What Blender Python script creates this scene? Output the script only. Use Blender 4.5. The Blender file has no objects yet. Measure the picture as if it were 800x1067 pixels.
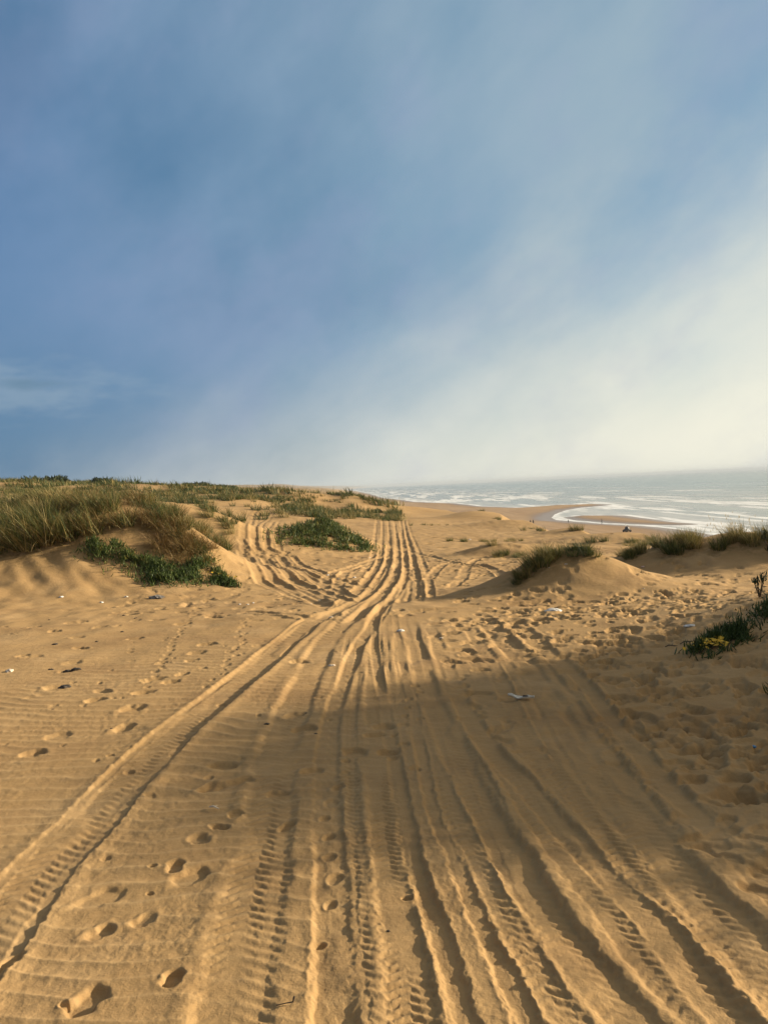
import math, random
import numpy as np

EYE = 1.65            # camera height above the sand it stands on
SEA = -14.35          # still water level relative to that sand
PITCH = math.radians(-1.94)
ROLL = math.radians(2.63)

# ------------------------------------------------------------------ noise
_rng = np.random.RandomState(7)
_perm = np.concatenate([_rng.permutation(256)] * 2).astype(np.int32)
_ga = _rng.rand(256) * 2 * np.pi
_gx, _gy = np.cos(_ga).astype(np.float32), np.sin(_ga).astype(np.float32)

def pn(x, y, seed=0):
    x = np.asarray(x, np.float64) + seed * 17.31
    y = np.asarray(y, np.float64) - seed * 9.73
    x0 = np.floor(x); y0 = np.floor(y)
    fx = (x - x0).astype(np.float32); fy = (y - y0).astype(np.float32)
    xi = (x0.astype(np.int64) & 255).astype(np.int32); yi = (y0.astype(np.int64) & 255).astype(np.int32)
    u = fx * fx * fx * (fx * (fx * 6 - 15) + 10); v = fy * fy * fy * (fy * (fy * 6 - 15) + 10)
    xj = (xi + 1) & 255; yj = (yi + 1) & 255
    def g(a, b, dx, dy):
        h = _perm[_perm[a] + b]
        return _gx[h] * dx + _gy[h] * dy
    n00 = g(xi, yi, fx, fy); n10 = g(xj, yi, fx - 1, fy)
    n01 = g(xi, yj, fx, fy - 1); n11 = g(xj, yj, fx - 1, fy - 1)
    a = n00 + u * (n10 - n00); b = n01 + u * (n11 - n01)
    return (a + v * (b - a)) * 1.4

def fbm(x, y, oct=3, seed=0, gain=0.5):
    t = 0; a = 1.0; f = 1.0
    for k in range(oct):
        t = t + a * pn(x * f, y * f, seed + k); a *= gain; f *= 2.03
    return t

def sstep(a, b, x):
    t = np.clip((x - a) / (b - a), 0, 1)
    return t * t * (3 - 2 * t)

def smooth_table(xs, ys, x0, x1, n, sig):
    X = np.linspace(x0, x1, n); Y = np.interp(X, xs, ys)
    k = int(3 * sig / (X[1] - X[0])) + 1
    w = np.exp(-0.5 * (np.arange(-k, k + 1) * (X[1] - X[0]) / sig) ** 2); w /= w.sum()
    Yp = np.concatenate([np.full(k, Y[0]), Y, np.full(k, Y[-1])])
    return X, np.convolve(Yp, w, mode='valid')

# ------------------------------------------------------------------ broad shape of the land
_prof = smooth_table([-50, 10, 12.5, 16, 24, 40, 62, 85, 125, 180, 250, 500, 900],
                     [0, 0, -.15, -.35, -.75, -1.35, -1.85, -2.05, -2.2, -1.9, -1.8, -2.2, -2.5], -60, 900, 4000, 1.6)
_edge = smooth_table([-250, 0, 8, 12, 15, 17, 20, 27, 34, 40, 72, 95, 125, 160, 250, 500, 1000, 2100, 6000],
                     [30, 17, 15, 12, 9.6, 7.6, 8.0, 9.9, 11, 9.8, 10.8, 8.9, 3.9, 0, -14, -28, -70, -130, -380], -250, 6000, 12000, 0.9)
_field = smooth_table([-10, 0, 6, 12, 20, 33, 55, 73, 110, 400], [0, 0, .1, 1.15, 2.3, 4.6, 6.1, 7.7, 8.2, 8.2], -10, 400, 1600, 2.0)

# hummocks: x, y, rx, ry, rotation(deg), height, flatness
HUMMOCKS = [
    (-8.6, 17.6, 3.2, 2.0, 6, 1.05, 2), (-5.9, 18.0, 1.35, 1.7, 0, 1.15, 2), (-11.5, 18.5, 3.0, 2.2, 0, 0.8, 2),
    (-4.3, 16.9, 0.7, 0.8, 0, 0.35, 2),
    (-9.2, 29.0, 3.6, 2.2, -8, 1.35, 2), (-14, 30, 4.0, 3.0, 0, 1.5, 2), (-6.6, 29.5, 1.5, 1.6, 0, .4, 2),
    (-2.45, 31.0, 1.25, 1.7, 0, .95, 2),
    (2.8, 12.3, 0.75, 0.60, 0, .50, 2), (3.35, 12.0, 0.9, 0.7, -20, .20, 2),
    (6.3, 15.2, 1.7, 0.85, -14, .46, 2), (8.2, 14.4, 1.8, 1.0, -5, .40, 2),
    (5.1, 25.5, 1.6, 1.0, 0, .28, 2), (3.4, 25, .75, .5, 0, .22, 2),
    (9.0, 31, 2.0, 1.4, 0, .35, 2), (10.4, 41, 1.5, 1.2, 0, .35, 2), (8.5, 55, 2.5, 2, 0, .5, 2), (8.9, 76, 2.5, 3, 0, .7, 2),
    (3.2, 100, 3, 3, 0, .8, 2), (-2.5, 96, 3.0, 3.0, 0, 1.0, 2), (-8.0, 98, 3.5, 4, 0, .9, 2), (-13, 95, 4, 4, 0, .7, 2),
    # the high shading dune to the right of the camera, out of frame
    (9.4, 8.1, 2.1, .75, 0, 1.6, 2), (9.3, 6.75, 2.1, .85, 0, 2.3, 2), (9.5, 5.1, 2.2, .85, 0, 1.3, 2), (9.5, 3.0, 2.4, 1.8, 0, .55, 2), (9.5, -2.0, 2.6, 3.0, 0, .9, 2),
    (5.3, 7.0, 1.5, 1.7, 0, .34, 2),
    (-13, -6, 3, 3, 0, 1.0, 2), (4, -14, 4, 3, 0, 1.2, 2), (-3, -22, 5, 4, 0, 1.6, 2),
]

def plateau(x, y):
    P = np.interp(y, *_prof)
    e = np.interp(y, *_edge) - x
    G = np.interp(e, *_field); S = np.clip((y - 18) / 75, 0, 1)
    z = P + G * S
    rough = S * sstep(2, 14, e)
    z = z + rough * (0.55 * pn(x / 11, y / 16, 3) + 0.28 * pn(x / 4.1, y / 6, 4))
    z = z + sstep(90, 170, y) * sstep(3, 20, e) * 0.9 * pn(x / 30, y / 45, 5)
    for (cx, cy, rx, ry, ro, h, fl) in HUMMOCKS:
        c, s = math.cos(math.radians(ro)), math.sin(math.radians(ro))
        dx, dy = x - cx, y - cy
        u = (dx * c + dy * s) / rx; v = (-dx * s + dy * c) / ry
        z = z + h * np.exp(-0.5 * (u * u + v * v))
    return z

def poly_sd(px, py, P):
    """signed distance to the closed polygon P, positive inside"""
    P = np.asarray(P, np.float64); Q = np.roll(P, -1, 0)
    d2 = np.full(px.shape, 1e18); ins = np.zeros(px.shape, bool)
    for (ax, ay), (bx, by) in zip(P, Q):
        ex, ey = bx - ax, by - ay
        t = np.clip(((px - ax) * ex + (py - ay) * ey) / (ex * ex + ey * ey + 1e-12), 0, 1)
        d2 = np.minimum(d2, (px - ax - t * ex) ** 2 + (py - ay - t * ey) ** 2)
        if ay != by:
            k = ((ay > py) != (by > py)) & (px < (bx - ax) * (py - ay) / (by - ay) + ax)
            ins ^= k
    return np.where(ins, 1, -1) * np.sqrt(d2)
TRACKS = {'A': [(-1.56, 2.679), (-1.574, 2.949), (-1.607, 3.32), (-1.586, 3.842), (-1.569, 4.559), (-1.478, 5.587), (-1.261, 7.082), (-0.984, 9.771), (-0.597, 12.137), (-0.07, 23.765)], 'B': [(-0.55, 2.335), (-0.593, 2.969), (-0.685, 3.977), (-0.759, 5.058), (-0.73, 6.341), (-0.661, 8.638), (-0.418, 11.33), (0.821, 28.404)], 'C': [(-0.214, 2.312), (-0.25, 2.637), (-0.316, 3.327), (-0.37, 3.942), (-0.419, 4.62), (-0.435, 5.497), (-0.392, 6.632), (-0.31, 8.161), (-0.003, 11.852)], 'D': [(0.022, 2.297), (-0.009, 2.731), (-0.039, 3.139), (-0.08, 3.909), (-0.122, 5.381), (-0.151, 6.793), (-0.167, 9.295)], 'E': [(0.183, 2.286), (0.157, 2.553), (0.117, 2.844), (0.066, 3.249), (0.037, 3.673), (-0.007, 4.44), (-0.039, 5.505), (-0.116, 6.716), (-0.174, 8.82), (-0.03, 13.688)], 'I': [(0.371, 2.273), (0.317, 2.648), (0.269, 2.965), (0.229, 3.362), (0.173, 3.823), (0.163, 4.576), (0.158, 5.568), (0.113, 6.741), (0.074, 9.859)], 'F': [(0.684, 2.252), (0.631, 2.443), (0.58, 2.684), (0.536, 2.941), (0.495, 3.292), (0.436, 3.793), (0.373, 4.468), (0.31, 5.425), (0.273, 6.708), (0.248, 9.474)], 'J': [(0.498, 3.73), (0.465, 4.305), (0.414, 4.891), (0.393, 5.778), (0.397, 7.052)], 'G': [(0.978, 2.244), (0.951, 2.386), (0.921, 2.68), (0.877, 2.952), (0.809, 3.261), (0.734, 3.817), (0.691, 4.135), (0.601, 4.599), (0.523, 5.628), (0.485, 7.033)], 'K': [(1.089, 2.799), (0.995, 3.136), (0.964, 3.789), (0.916, 4.318), (0.87, 5.115)], 'H': [(1.234, 2.374), (1.203, 2.662), (1.175, 2.918), (1.151, 3.313), (1.126, 3.77), (1.106, 4.122), (1.115, 4.746), (1.145, 5.61), (1.177, 6.607), (1.169, 7.827), (1.154, 9.669)], 'N': [(1.208, 3.352), (1.219, 4.066), (1.247, 4.949), (1.298, 6.005), (1.312, 6.824)], 'R1': [(-0.572, 18.705), (-0.454, 25.48), (-0.486, 36.107), (-0.628, 58.117), (-0.624, 71.756)], 'R2': [(-0.56, 13.96), (-0.363, 18.095), (-0.196, 25.456), (-0.157, 39.342), (-0.137, 58.015), (-0.146, 75.351)], 'R3': [(-0.917, 9.886), (-0.403, 12.585), (-0.129, 16.985), (0.084, 25.406), (0.21, 39.664), (0.397, 75.884)], 'R4': [(-0.48, 9.481), (-0.084, 13.038), (0.208, 17.928), (0.383, 25.319), (0.6, 39.978), (0.978, 76.295)], 'R5': [(0.207, 11.258), (0.369, 15.007), (0.546, 21.96), (0.728, 30.67), (1.627, 76.527)], 'R6': [(0.364, 11.648), (0.531, 14.919), (0.679, 18.907), (0.955, 28.72), (1.327, 48.012), (1.949, 76.524)], 'L1': [(-0.981, 11.783), (-1.738, 14.427), (-2.583, 16.855), (-4.562, 25.429), (-5.097, 27.11), (-5.213, 28.352), (-10.992, 64.451), (-11.069, 70.345), (-13.066, 79.037)], 'L2': [(-0.99, 12.582), (-2.181, 17.04), (-4.045, 25.557), (-4.688, 27.398), (-8.983, 53.832), (-9.91, 64.483), (-10.356, 71.561)], 'L3': [(-0.79, 14.418), (-1.944, 18.23), (-3.598, 25.677), (-4.296, 27.698), (-7.715, 51.398), (-8.955, 63.444)], 'L4': [(-0.894, 11.286), (-1.991, 14.488), (-2.836, 16.681), (-4.632, 24.911), (-5.319, 26.341)], 'X1': [(-0.928, 12.844), (-1.267, 15.271), (-1.281, 18.667), (-0.702, 23.424), (0.233, 27.169)], 'X2': [(-0.705, 12.735), (-0.991, 15.199), (-0.961, 19.426), (-0.409, 23.767)], 'Y1': [(0.835, 15.605), (1.128, 18.065), (1.674, 21.529), (2.36, 22.397)], 'Y2': [(1.07, 13.281), (1.574, 16.034), (2.231, 20.786), (2.882, 23.535)], 'Y3': [(0.695, 32.007), (1.062, 27.772), (1.699, 23.715), (2.056, 21.245), (2.564, 19.045), (2.05, 11.897)], 'Q1': [(-2.319, 11.221), (-1.527, 10.594), (-0.738, 9.778), (-0.062, 9.905), (0.582, 10.247), (1.222, 10.208)]}
PRINTS = [(-1.254, 3.139), (-1.247, 3.037), (-1.156, 2.883), (-1.05, 2.467), (-1.424, 2.702), (-1.004, 3.383), (-0.995, 3.499), (-0.914, 3.282), (-0.963, 3.642), (-0.886, 3.759), (-0.861, 3.8), (-0.834, 3.887), (-1.013, 2.956), (-0.795, 2.571), (-2.373, 5.366), (-2.374, 4.996), (-2.375, 5.325), (-2.457, 4.971), (-2.04, 5.943), (-1.942, 5.497), (-2.999, 6.804), (-3.823, 10.137), (-3.814, 9.317), (-4.798, 10.346), (-4.326, 9.883), (-3.957, 8.225), (-3.258, 7.803), (-3.162, 7.45), (-2.432, 6.249), (-2.149, 6.888), (-2.092, 6.426), (-2.287, 7.605), (-1.955, 6.751), (-2.028, 8.001), (-1.986, 7.629), (-2.009, 8.401), (-1.924, 7.024), (-1.057, 4.621), (-1.033, 4.275), (-0.919, 4.332), (-0.544, 3.734), (-0.648, 4.149), (-0.492, 4.456), (-0.516, 4.355), (-0.731, 5.59), (-0.61, 5.238), (-0.132, 5.047), (-0.074, 5.222), (-0.051, 4.705), (-0.249, 4.749), (-0.221, 4.834), (-0.876, 7.318), (-0.805, 7.344)]
SPOT = {'scrap': (0.971, 5.748), 'bag': (2.106, 9.737), 'bagbit': (1.974, 9.09), 'shell1': (3.251, 8.038), 'stick': (-0.951, 3.97), 'white1': (0.124, 8.74), 'deb1': (-3.763, 7.527), 'deb2': (-5.844, 13.755), 'deb3': (-5.008, 13.443), 'deb4': (-4.7, 13.784), 'deb5': (-4.112, 13.604), 'bit1': (-2.741, 13.84), 'bit2': (-2.196, 11.952), 'bit3': (-2.197, 12.394), 'blue': (2.135, 4.521), 'twig': (-0.379, 2.398), 'twig2': (-0.054, 2.801), 'pink': (4.798, 14.423), 'dk1': (-3.162, 7.45), 'dk2': (-3.078, 7.474), 'dk3': (-2.892, 6.753), 'w5': (-1.527, 19.741), 'w6': (-0.563, 26.295), 'w7': (-0.749, 17.544), 'w8': (4.354, 39.664), 'iceA': (-4.354, 15.25), 'iceA2': (-4.993, 15.502), 'iceB': (-5.82, 15.561), 'iceC': (-3.391, 15.836), 'iceD': (-4.086, 16.632), 'iceD2': (-3.69, 16.36), 'iceE': (3.055, 7.06), 'iceF': (3.754, 7.755), 'iceG': (2.636, 5.385), 'shr1': (6.874, 13.887), 'shr2': (5.809, 11.887), 'midpatch': (-2.27, 27.165), 'mid2': (-3.505, 27.625), 'mid3': (-1.118, 28.219), 'tuftm1': (2.286, 11.622), 'tuftm2': (2.569, 11.573), 'tuftm3': (2.024, 11.419), 'low1': (4.062, 23.525), 'low2': (4.735, 63.73), 'low3': (4.776, 36.83), 'tr1': (5.018, 14.427), 'tr2': (5.687, 14.281), 'tr3': (6.215, 13.863), 'tr4': (6.615, 13.445), 'gl1': (8.534, 28.583), 'gl2': (8.798, 27.198), 'gl3': (10.24, 39.162), 'gl4': (10.42, 69.659), 'gl5': (9.264, 46.55)}
SHORE = [(-180.1, 4249.0), (-30.4, 1724.3), (0.8, 1015.4), (21.2, 824.7), (28.7, 708.3), (56.0, 594.1), (62.4, 498.2), (77.2, 440.9), (95.9, 450.6), (103.5, 459.3), (112.1, 447.8), (121.0, 449.5), (126.6, 422.4), (117.9, 411.3), (102.9, 399.2), (89.9, 378.4), (75.3, 338.8), (68.0, 311.1), (65.5, 291.7), (68.6, 279.1), (73.4, 253.6), (79.3, 237.9), (82.4, 218.7), (82.8, 207.3), (81.6, 189.6), (81.8, 163.9)]
BAR = [(71.2, 308.4), (82.2, 319.5), (95.0, 304.1), (94.1, 273.0), (93.7, 248.6), (95.4, 238.7), (95.7, 232.3), (92.4, 231.3), (87.6, 232.3), (82.7, 240.1), (78.4, 251.4), (75.2, 259.8), (70.6, 286.5)]
BEACHPTS = {'man': (72.4, 255.7), 'veh': (65.9, 208.9), 'dot': (63.3, 264.3), 'pair': (49.4, 257.6)}

SUNV, BGS, SKYV, EXPO, HAZE = 3.4, 0.1, 0.39, 1.28, 0.00015

import bpy
from mathutils import Vector, Matrix
random.seed(11)
RS = np.random.RandomState(23)
scene = bpy.context.scene
COL = scene.collection

SUN_AZ = math.radians(76)       # clockwise from the viewing direction (+Y)
SUN_EL = math.radians(18)
SUN_DIR = Vector((math.sin(SUN_AZ) * math.cos(SUN_EL), math.cos(SUN_AZ) * math.cos(SUN_EL), math.sin(SUN_EL)))

# ------------------------------------------------------------------ node helper
class NT:
    def __init__(s, tree): s.t = tree; s.n = tree.nodes; s.l = tree.links
    def new(s, typ, **kw):
        n = s.n.new(typ)
        for k, v in kw.items(): setattr(n, k, v)
        return n
    def put(s, sock, v):
        if hasattr(v, 'is_linked') or isinstance(v, bpy.types.NodeSocket): s.l.new(v, sock)
        else: sock.default_value = v
    def m(s, op, a, b=0.0, c=None, clamp=False):
        n = s.new('ShaderNodeMath', operation=op, use_clamp=clamp)
        s.put(n.inputs[0], a); s.put(n.inputs[1], b)
        if c is not None: s.put(n.inputs[2], c)
        return n.outputs[0]
    def ramp(s, x, a, b, ta=0.0, tb=1.0):
        n = s.new('ShaderNodeMapRange', interpolation_type='SMOOTHSTEP')
        s.put(n.inputs[0], x); s.put(n.inputs[1], a); s.put(n.inputs[2], b); s.put(n.inputs[3], ta); s.put(n.inputs[4], tb)
        return n.outputs[0]
    def mix(s, f, a, b, bt='MIX'):
        n = s.new('ShaderNodeMix', data_type='RGBA', blend_type=bt)
        s.put(n.inputs[0], f); s.put(n.inputs[6], a); s.put(n.inputs[7], b)
        return n.outputs[2]
    def noise(s, vec, scale, detail=3.0, rough=0.5, out=0):
        n = s.new('ShaderNodeTexNoise'); s.put(n.inputs['Vector'], vec); n.inputs['Scale'].default_value = scale
        n.inputs['Detail'].default_value = detail; n.inputs['Roughness'].default_value = rough
        return n.outputs[out]
    def vm(s, op, a, b):
        n = s.new('ShaderNodeVectorMath', operation=op); s.put(n.inputs[0], a); s.put(n.inputs[1], b)
        return n.outputs['Value'] if op == 'DOT_PRODUCT' else n.outputs[0]
    def sep(s, v):
        n = s.new('ShaderNodeSeparateXYZ'); s.put(n.inputs[0], v); return n.outputs
    def comb(s, x, y, z):
        n = s.new('ShaderNodeCombineXYZ'); s.put(n.inputs[0], x); s.put(n.inputs[1], y); s.put(n.inputs[2], z); return n.outputs[0]
    def attr(s, name):
        n = s.new('ShaderNodeAttribute', attribute_name=name); return n

def rgb(r, g, b): return (r, g, b, 1.0)

def new_mat(name):
    m = bpy.data.materials.new(name); m.use_nodes = True
    nt = NT(m.node_tree); bs = m.node_tree.nodes['Principled BSDF']
    return m, nt, bs

# ------------------------------------------------------------------ objects
def tag(o, label=None, cat=None, group=None, kind=None):
    if label: o['label'] = label
    if cat: o['category'] = cat
    if group: o['group'] = group
    if kind: o['kind'] = kind
    return o

def mesh_np(name, V, faces, mat=None, attrs=None, smooth=True):
    """V (n,3); faces (m,4) or (m,3) int array"""
    me = bpy.data.meshes.new(name)
    V = np.ascontiguousarray(V, np.float32); faces = np.ascontiguousarray(faces, np.int32)
    k = faces.shape[1]
    me.vertices.add(len(V)); me.vertices.foreach_set('co', V.ravel())
    me.loops.add(faces.size); me.loops.foreach_set('vertex_index', faces.ravel())
    me.polygons.add(len(faces)); me.polygons.foreach_set('loop_start', np.arange(0, faces.size, k, dtype=np.int32))
    me.update(calc_edges=True)
    me.polygons.foreach_set('use_smooth', np.full(len(faces), smooth, bool))
    for n, a in (attrs or {}).items():
        at = me.attributes.new(n, 'FLOAT', 'POINT'); at.data.foreach_set('value', np.ascontiguousarray(a, np.float32))
    if mat: me.materials.append(mat)
    return me

def link(name, data, parent=None, loc=(0, 0, 0), rotz=0.0, scale=1.0):
    o = bpy.data.objects.new(name, data); COL.objects.link(o)
    o.location = loc; o.rotation_euler = (0, 0, rotz); o.scale = (scale,) * 3
    if parent: o.parent = parent
    return o

def thing(name, label, cat, loc, rotz=0.0, group=None, scale=1.0):
    return tag(link(name, None, None, loc, rotz, scale), label, cat, group)

class MB:
    """collects quads/tris for one small part"""
    def __init__(s): s.V = []; s.F = []
    def add(s, V, F):
        b = len(s.V); s.V += [tuple(v) for v in V]; s.F += [tuple(i + b for i in f) for f in F]; return s
    def tube(s, pts, rads, n=8, cap=True):
        pts = [Vector(p) for p in pts]; V = []; F = []
        up = Vector((0, 0, 1))
        for i, p in enumerate(pts):
            t = (pts[min(i + 1, len(pts) - 1)] - pts[max(i - 1, 0)]).normalized()
            a = t.cross(up)
            if a.length < 1e-3: a = t.cross(Vector((1, 0, 0)))
            a.normalize(); b = a.cross(t)
            for k in range(n):
                w = 2 * math.pi * k / n
                V.append(p + rads[i] * (a * math.cos(w) + b * math.sin(w)))
        for i in range(len(pts) - 1):
            for k in range(n):
                F.append((i * n + k, i * n + (k + 1) % n, (i + 1) * n + (k + 1) % n, (i + 1) * n + k))
        if cap: F.append(tuple(range(n))[::-1]); F.append(tuple((len(pts) - 1) * n + k for k in range(n)))
        return s.add(V, F)
    def box(s, c, d, taper=1.0):
        x, y, z = c; a, b, h = d[0] / 2, d[1] / 2, d[2] / 2; t = taper
        V = [(x - a, y - b, z - h), (x + a, y - b, z - h), (x + a, y + b, z - h), (x - a, y + b, z - h),
             (x - a * t, y - b * t, z + h), (x + a * t, y - b * t, z + h), (x + a * t, y + b * t, z + h), (x - a * t, y + b * t, z + h)]
        return s.add(V, [(0, 3, 2, 1), (4, 5, 6, 7), (0, 1, 5, 4), (1, 2, 6, 5), (2, 3, 7, 6), (3, 0, 4, 7)])
    def lathe(s, c, axis, prof, n=20):
        c = Vector(c); ax = Vector(axis).normalized(); a = ax.orthogonal().normalized(); b = ax.cross(a); V = []; F = []
        for (t, r) in prof:
            for k in range(n):
                w = 2 * math.pi * k / n; V.append(c + ax * t + r * (a * math.cos(w) + b * math.sin(w)))
        for i in range(len(prof) - 1):
            for k in range(n): F.append((i * n + k, i * n + (k + 1) % n, (i + 1) * n + (k + 1) % n, (i + 1) * n + k))
        return s.add(V, F)
    def mesh(s, name, mat, bevel=0.0, sub=0, smooth=True):
        me = bpy.data.meshes.new(name); me.from_pydata(s.V, [], s.F); me.update()
        me.materials.append(mat)
        for p in me.polygons: p.use_smooth = smooth
        return me
    def build(s, name, mat, parent=None, bevel=0.0, sub=0, smooth=True):
        o = link(name, s.mesh(name, mat, smooth=smooth), parent)
        if bevel:
            b = o.modifiers.new('b', 'BEVEL'); b.width = bevel; b.segments = 2
        if sub:
            b = o.modifiers.new('s', 'SUBSURF'); b.levels = sub; b.render_levels = sub
        return o

# ------------------------------------------------------------------ the land, with beach
SAND_A = SHORE + [(84, 100), (92, -500), (-4000, -500), (-4000, 12000), (-900, 12000)]

def beach_sd(x, y):
    return np.maximum(poly_sd(x, y, SAND_A), poly_sd(x, y, BAR))

def land(x, y):
    x = np.atleast_1d(np.asarray(x, np.float64)); y = np.atleast_1d(np.asarray(y, np.float64))
    z = plateau(x, y)
    ed = np.interp(y, *_edge)
    ed = ed + 0.9 * pn(y / 7, y * 0 + 3.3, 6) * sstep(15, 40, y)
    W = np.interp(y, [0, 200, 600, 3000], [22, 26, 45, 90])
    t = np.clip((x - ed) / W, 0, 1)
    m = t > 0
    z = z + 27 * sstep(1500, 3200, y) * sstep(0, 330, ed - x) * (1 + .35 * pn(x / 260, y / 700, 15))
    wet = np.zeros_like(z)
    if m.any():
        xs, ys = x[m], y[m]
        sd = beach_sd(xs, ys)
        k = np.clip(1 - (ys - 400) / 3000, 0.35, 1)
        sd = sd + (1.6 * pn(xs / 9, ys / 16, 31) + 0.6 * pn(xs / 3, ys / 5, 32)) * sstep(0, 40, np.abs(sd) + 10)
        bz = SEA + np.where(sd > 0, 0.10 * sstep(0, 6, sd) * 1.2 + np.clip(sd, 0, 400) * 0.018, np.maximum(sd * 0.03, -0.9))
        bz = bz + 0.10 * pn(xs / 14, ys / 60, 12) * sstep(8, 30, sd)
        bz = np.minimum(bz, SEA + 2.4)
        tt = t[m]; s = 1 - (1 - tt) ** 1.35; s = s * (1 - (1 - tt) ** 4 * 0.35)
        s = np.clip(s, 0, 1)
        rough = 0.5 * pn(xs / 5, ys / 7, 14) * 4 * s * (1 - s)
        z[m] = z[m] * (1 - s) + bz * s + rough
        wet[m] = (1 - sstep(1, 14, sd + 3 * pn(xs / 18, ys / 50, 13))) * sstep(.9, 1, s)
    return z, wet

def land1(x, y): return float(land([x], [y])[0][0])

# polar sheet: fine where the photograph looks, coarser behind, out past the horizon
def radii():
    r = list(np.arange(.02, .9, .04)) + [0.9]
    while r[-1] < 30000:
        q = r[-1]
        r.append(q + min(max(q * q / 1500, 0.0012), 0.0046 * q if q < 130 else 0.0078 * q if q < 900 else 0.03 * q))
    return np.array(r)

def azimuths(d=0.085, lim=33.5):
    a = list(np.arange(-lim, lim + 1e-6, d)); s = d
    while a[-1] < 178:
        s = min(s * 1.18, 3.0); a.append(a[-1] + s)
    a = np.array(a); neg = -a[a > lim + 1e-6][::-1]
    return np.radians(np.concatenate([neg, a]))

RR = radii(); AZ = azimuths()
NR, NA = len(RR), len(AZ)
AA, RG = np.meshgrid(AZ, RR)
GX = RG * np.sin(AA); GY = RG * np.cos(AA)
gx, gy = GX.ravel(), GY.ravel()
Z0, WET = land(gx, gy)
Z0 = Z0.reshape(NR, NA); WET = WET.reshape(NR, NA)
DET = np.zeros((NR, NA)); LIT = np.zeros((NR, NA))        # fine relief; LIT: plant litter in the sand

nearR = int(np.searchsorted(RR, 70))                       # only this much carries marks
nX, nY, nR = GX[:nearR], GY[:nearR], RG[:nearR]
D_ = DET[:nearR]
on_top = (1 - sstep(-2, 2, nX - np.interp(nY, *_edge)))

# wind ripples, lying across the view; warped so that they fork and fade
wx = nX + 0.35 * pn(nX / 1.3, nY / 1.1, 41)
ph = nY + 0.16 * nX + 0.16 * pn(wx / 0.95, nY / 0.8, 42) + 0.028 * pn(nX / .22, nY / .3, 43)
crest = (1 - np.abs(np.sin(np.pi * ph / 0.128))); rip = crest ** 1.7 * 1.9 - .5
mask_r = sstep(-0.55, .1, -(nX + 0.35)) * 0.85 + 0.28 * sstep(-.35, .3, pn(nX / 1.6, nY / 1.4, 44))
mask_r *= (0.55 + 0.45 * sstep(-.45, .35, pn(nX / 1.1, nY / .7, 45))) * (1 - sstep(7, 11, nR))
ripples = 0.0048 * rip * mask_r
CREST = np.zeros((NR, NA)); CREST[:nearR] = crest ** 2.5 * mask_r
# broad softness and small lumps
soft = 0.020 * pn(nX / 1.7, nY / 2.3, 46) + 0.010 * pn(nX / .6, nY / .8, 47)
far_l = sstep(5, 14, nR)
soft = soft + far_l * (0.022 * pn(nX / .55, nY / .7, 48) + 0.014 * pn(nX / .27, nY / .33, 49))
D_ += soft + ripples + 0.0022 * fbm(nX / .055, nY / .06, 3, 50, .65) * (1 - sstep(6, 10, nR)) * (.5 + .8 * sstep(-.3, .5, pn(nX / .5, nY / .6, 56)))

# ---- stamps: footprints and scuffs
def stamp(x, y, ang, a, b, d, rim=0.35, sharp=0.28, erase=0.0, squash=0.0, heel=False):
    r = math.hypot(x, y); az = math.atan2(x, y); R = max(a, b) * 2.1
    i0, i1 = np.searchsorted(RR, [r - R, r + R]); da = R / max(r, .4)
    j0, j1 = np.searchsorted(AZ, [az - da, az + da])
    if i1 <= i0 or j1 <= j0 or i1 > nearR: return
    X = GX[i0:i1, j0:j1] - x; Y = GY[i0:i1, j0:j1] - y
    c, s = math.cos(ang), math.sin(ang)
    u = (X * c + Y * s); v = (-X * s + Y * c)
    wob = 1 + 0.30 * pn(X / .08 + x * 9, Y / .08 + y * 7, 3) + .05 * pn(X / .03 + x * 5, Y / .03, 4)
    bb = b
    if heel: bb = b * (1 - 0.24 * np.exp(-((u + .12 * a) / (.3 * a)) ** 2))
    q = np.sqrt((u / a) ** 2 + (v / bb) ** 2) * wob
    hole = 1 - sstep(1 - sharp, 1 + sharp, q)
    ridge = np.exp(-((q - 1.38) / .27) ** 2) * (0.65 + .5 * np.tanh((v * math.cos(ang) - u * math.sin(ang)) * 8))
    D_[i0:i1, j0:j1] = D_[i0:i1, j0:j1] * (1 - erase * hole) - d * hole * (1 - squash * u / a) + d * rim * ridge

def trample(n, xr, yr, dens_fn, d=(.018, .04), size=(.10, .16), ang0=None, sharp=.3):
    for k in range(n):
        x = random.uniform(*xr); y = random.uniform(*yr)
        if random.random() > dens_fn(x, y): continue
        a = random.uniform(*size)
        ang = random.gauss(*ang0) if ang0 else random.uniform(0, math.pi)
        stamp(x, y, ang, a, a * random.uniform(.42, .68), .88 * random.uniform(*d), rim=random.uniform(.12, .38), sharp=random.uniform(.6, 1.4) * sharp, squash=random.uniform(-.3, .3))

def win(v, a, b, s): return 1 / (1 + math.exp(-(v - a) / s)) * 1 / (1 + math.exp((v - b) / s))
# old scuffs everywhere at middle distance, behind the junction
trample(2100, (-3.5, 8.5), (8.6, 24), lambda x, y: win(x, -1.2, 7.5, .6) * (.35 if x < 1 else .85), d=(.014, .034), size=(.065, .13), ang0=(.2, .8), sharp=.22)
trample(500, (-5, 9), (20, 45), lambda x, y: win(x, -3, 8.5, .6), d=(.02, .045), size=(.13, .25))
trample(330, (-4.5, -.3), (10.5, 22), lambda x, y: .8, d=(.010, .026), size=(.09, .16))
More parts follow.
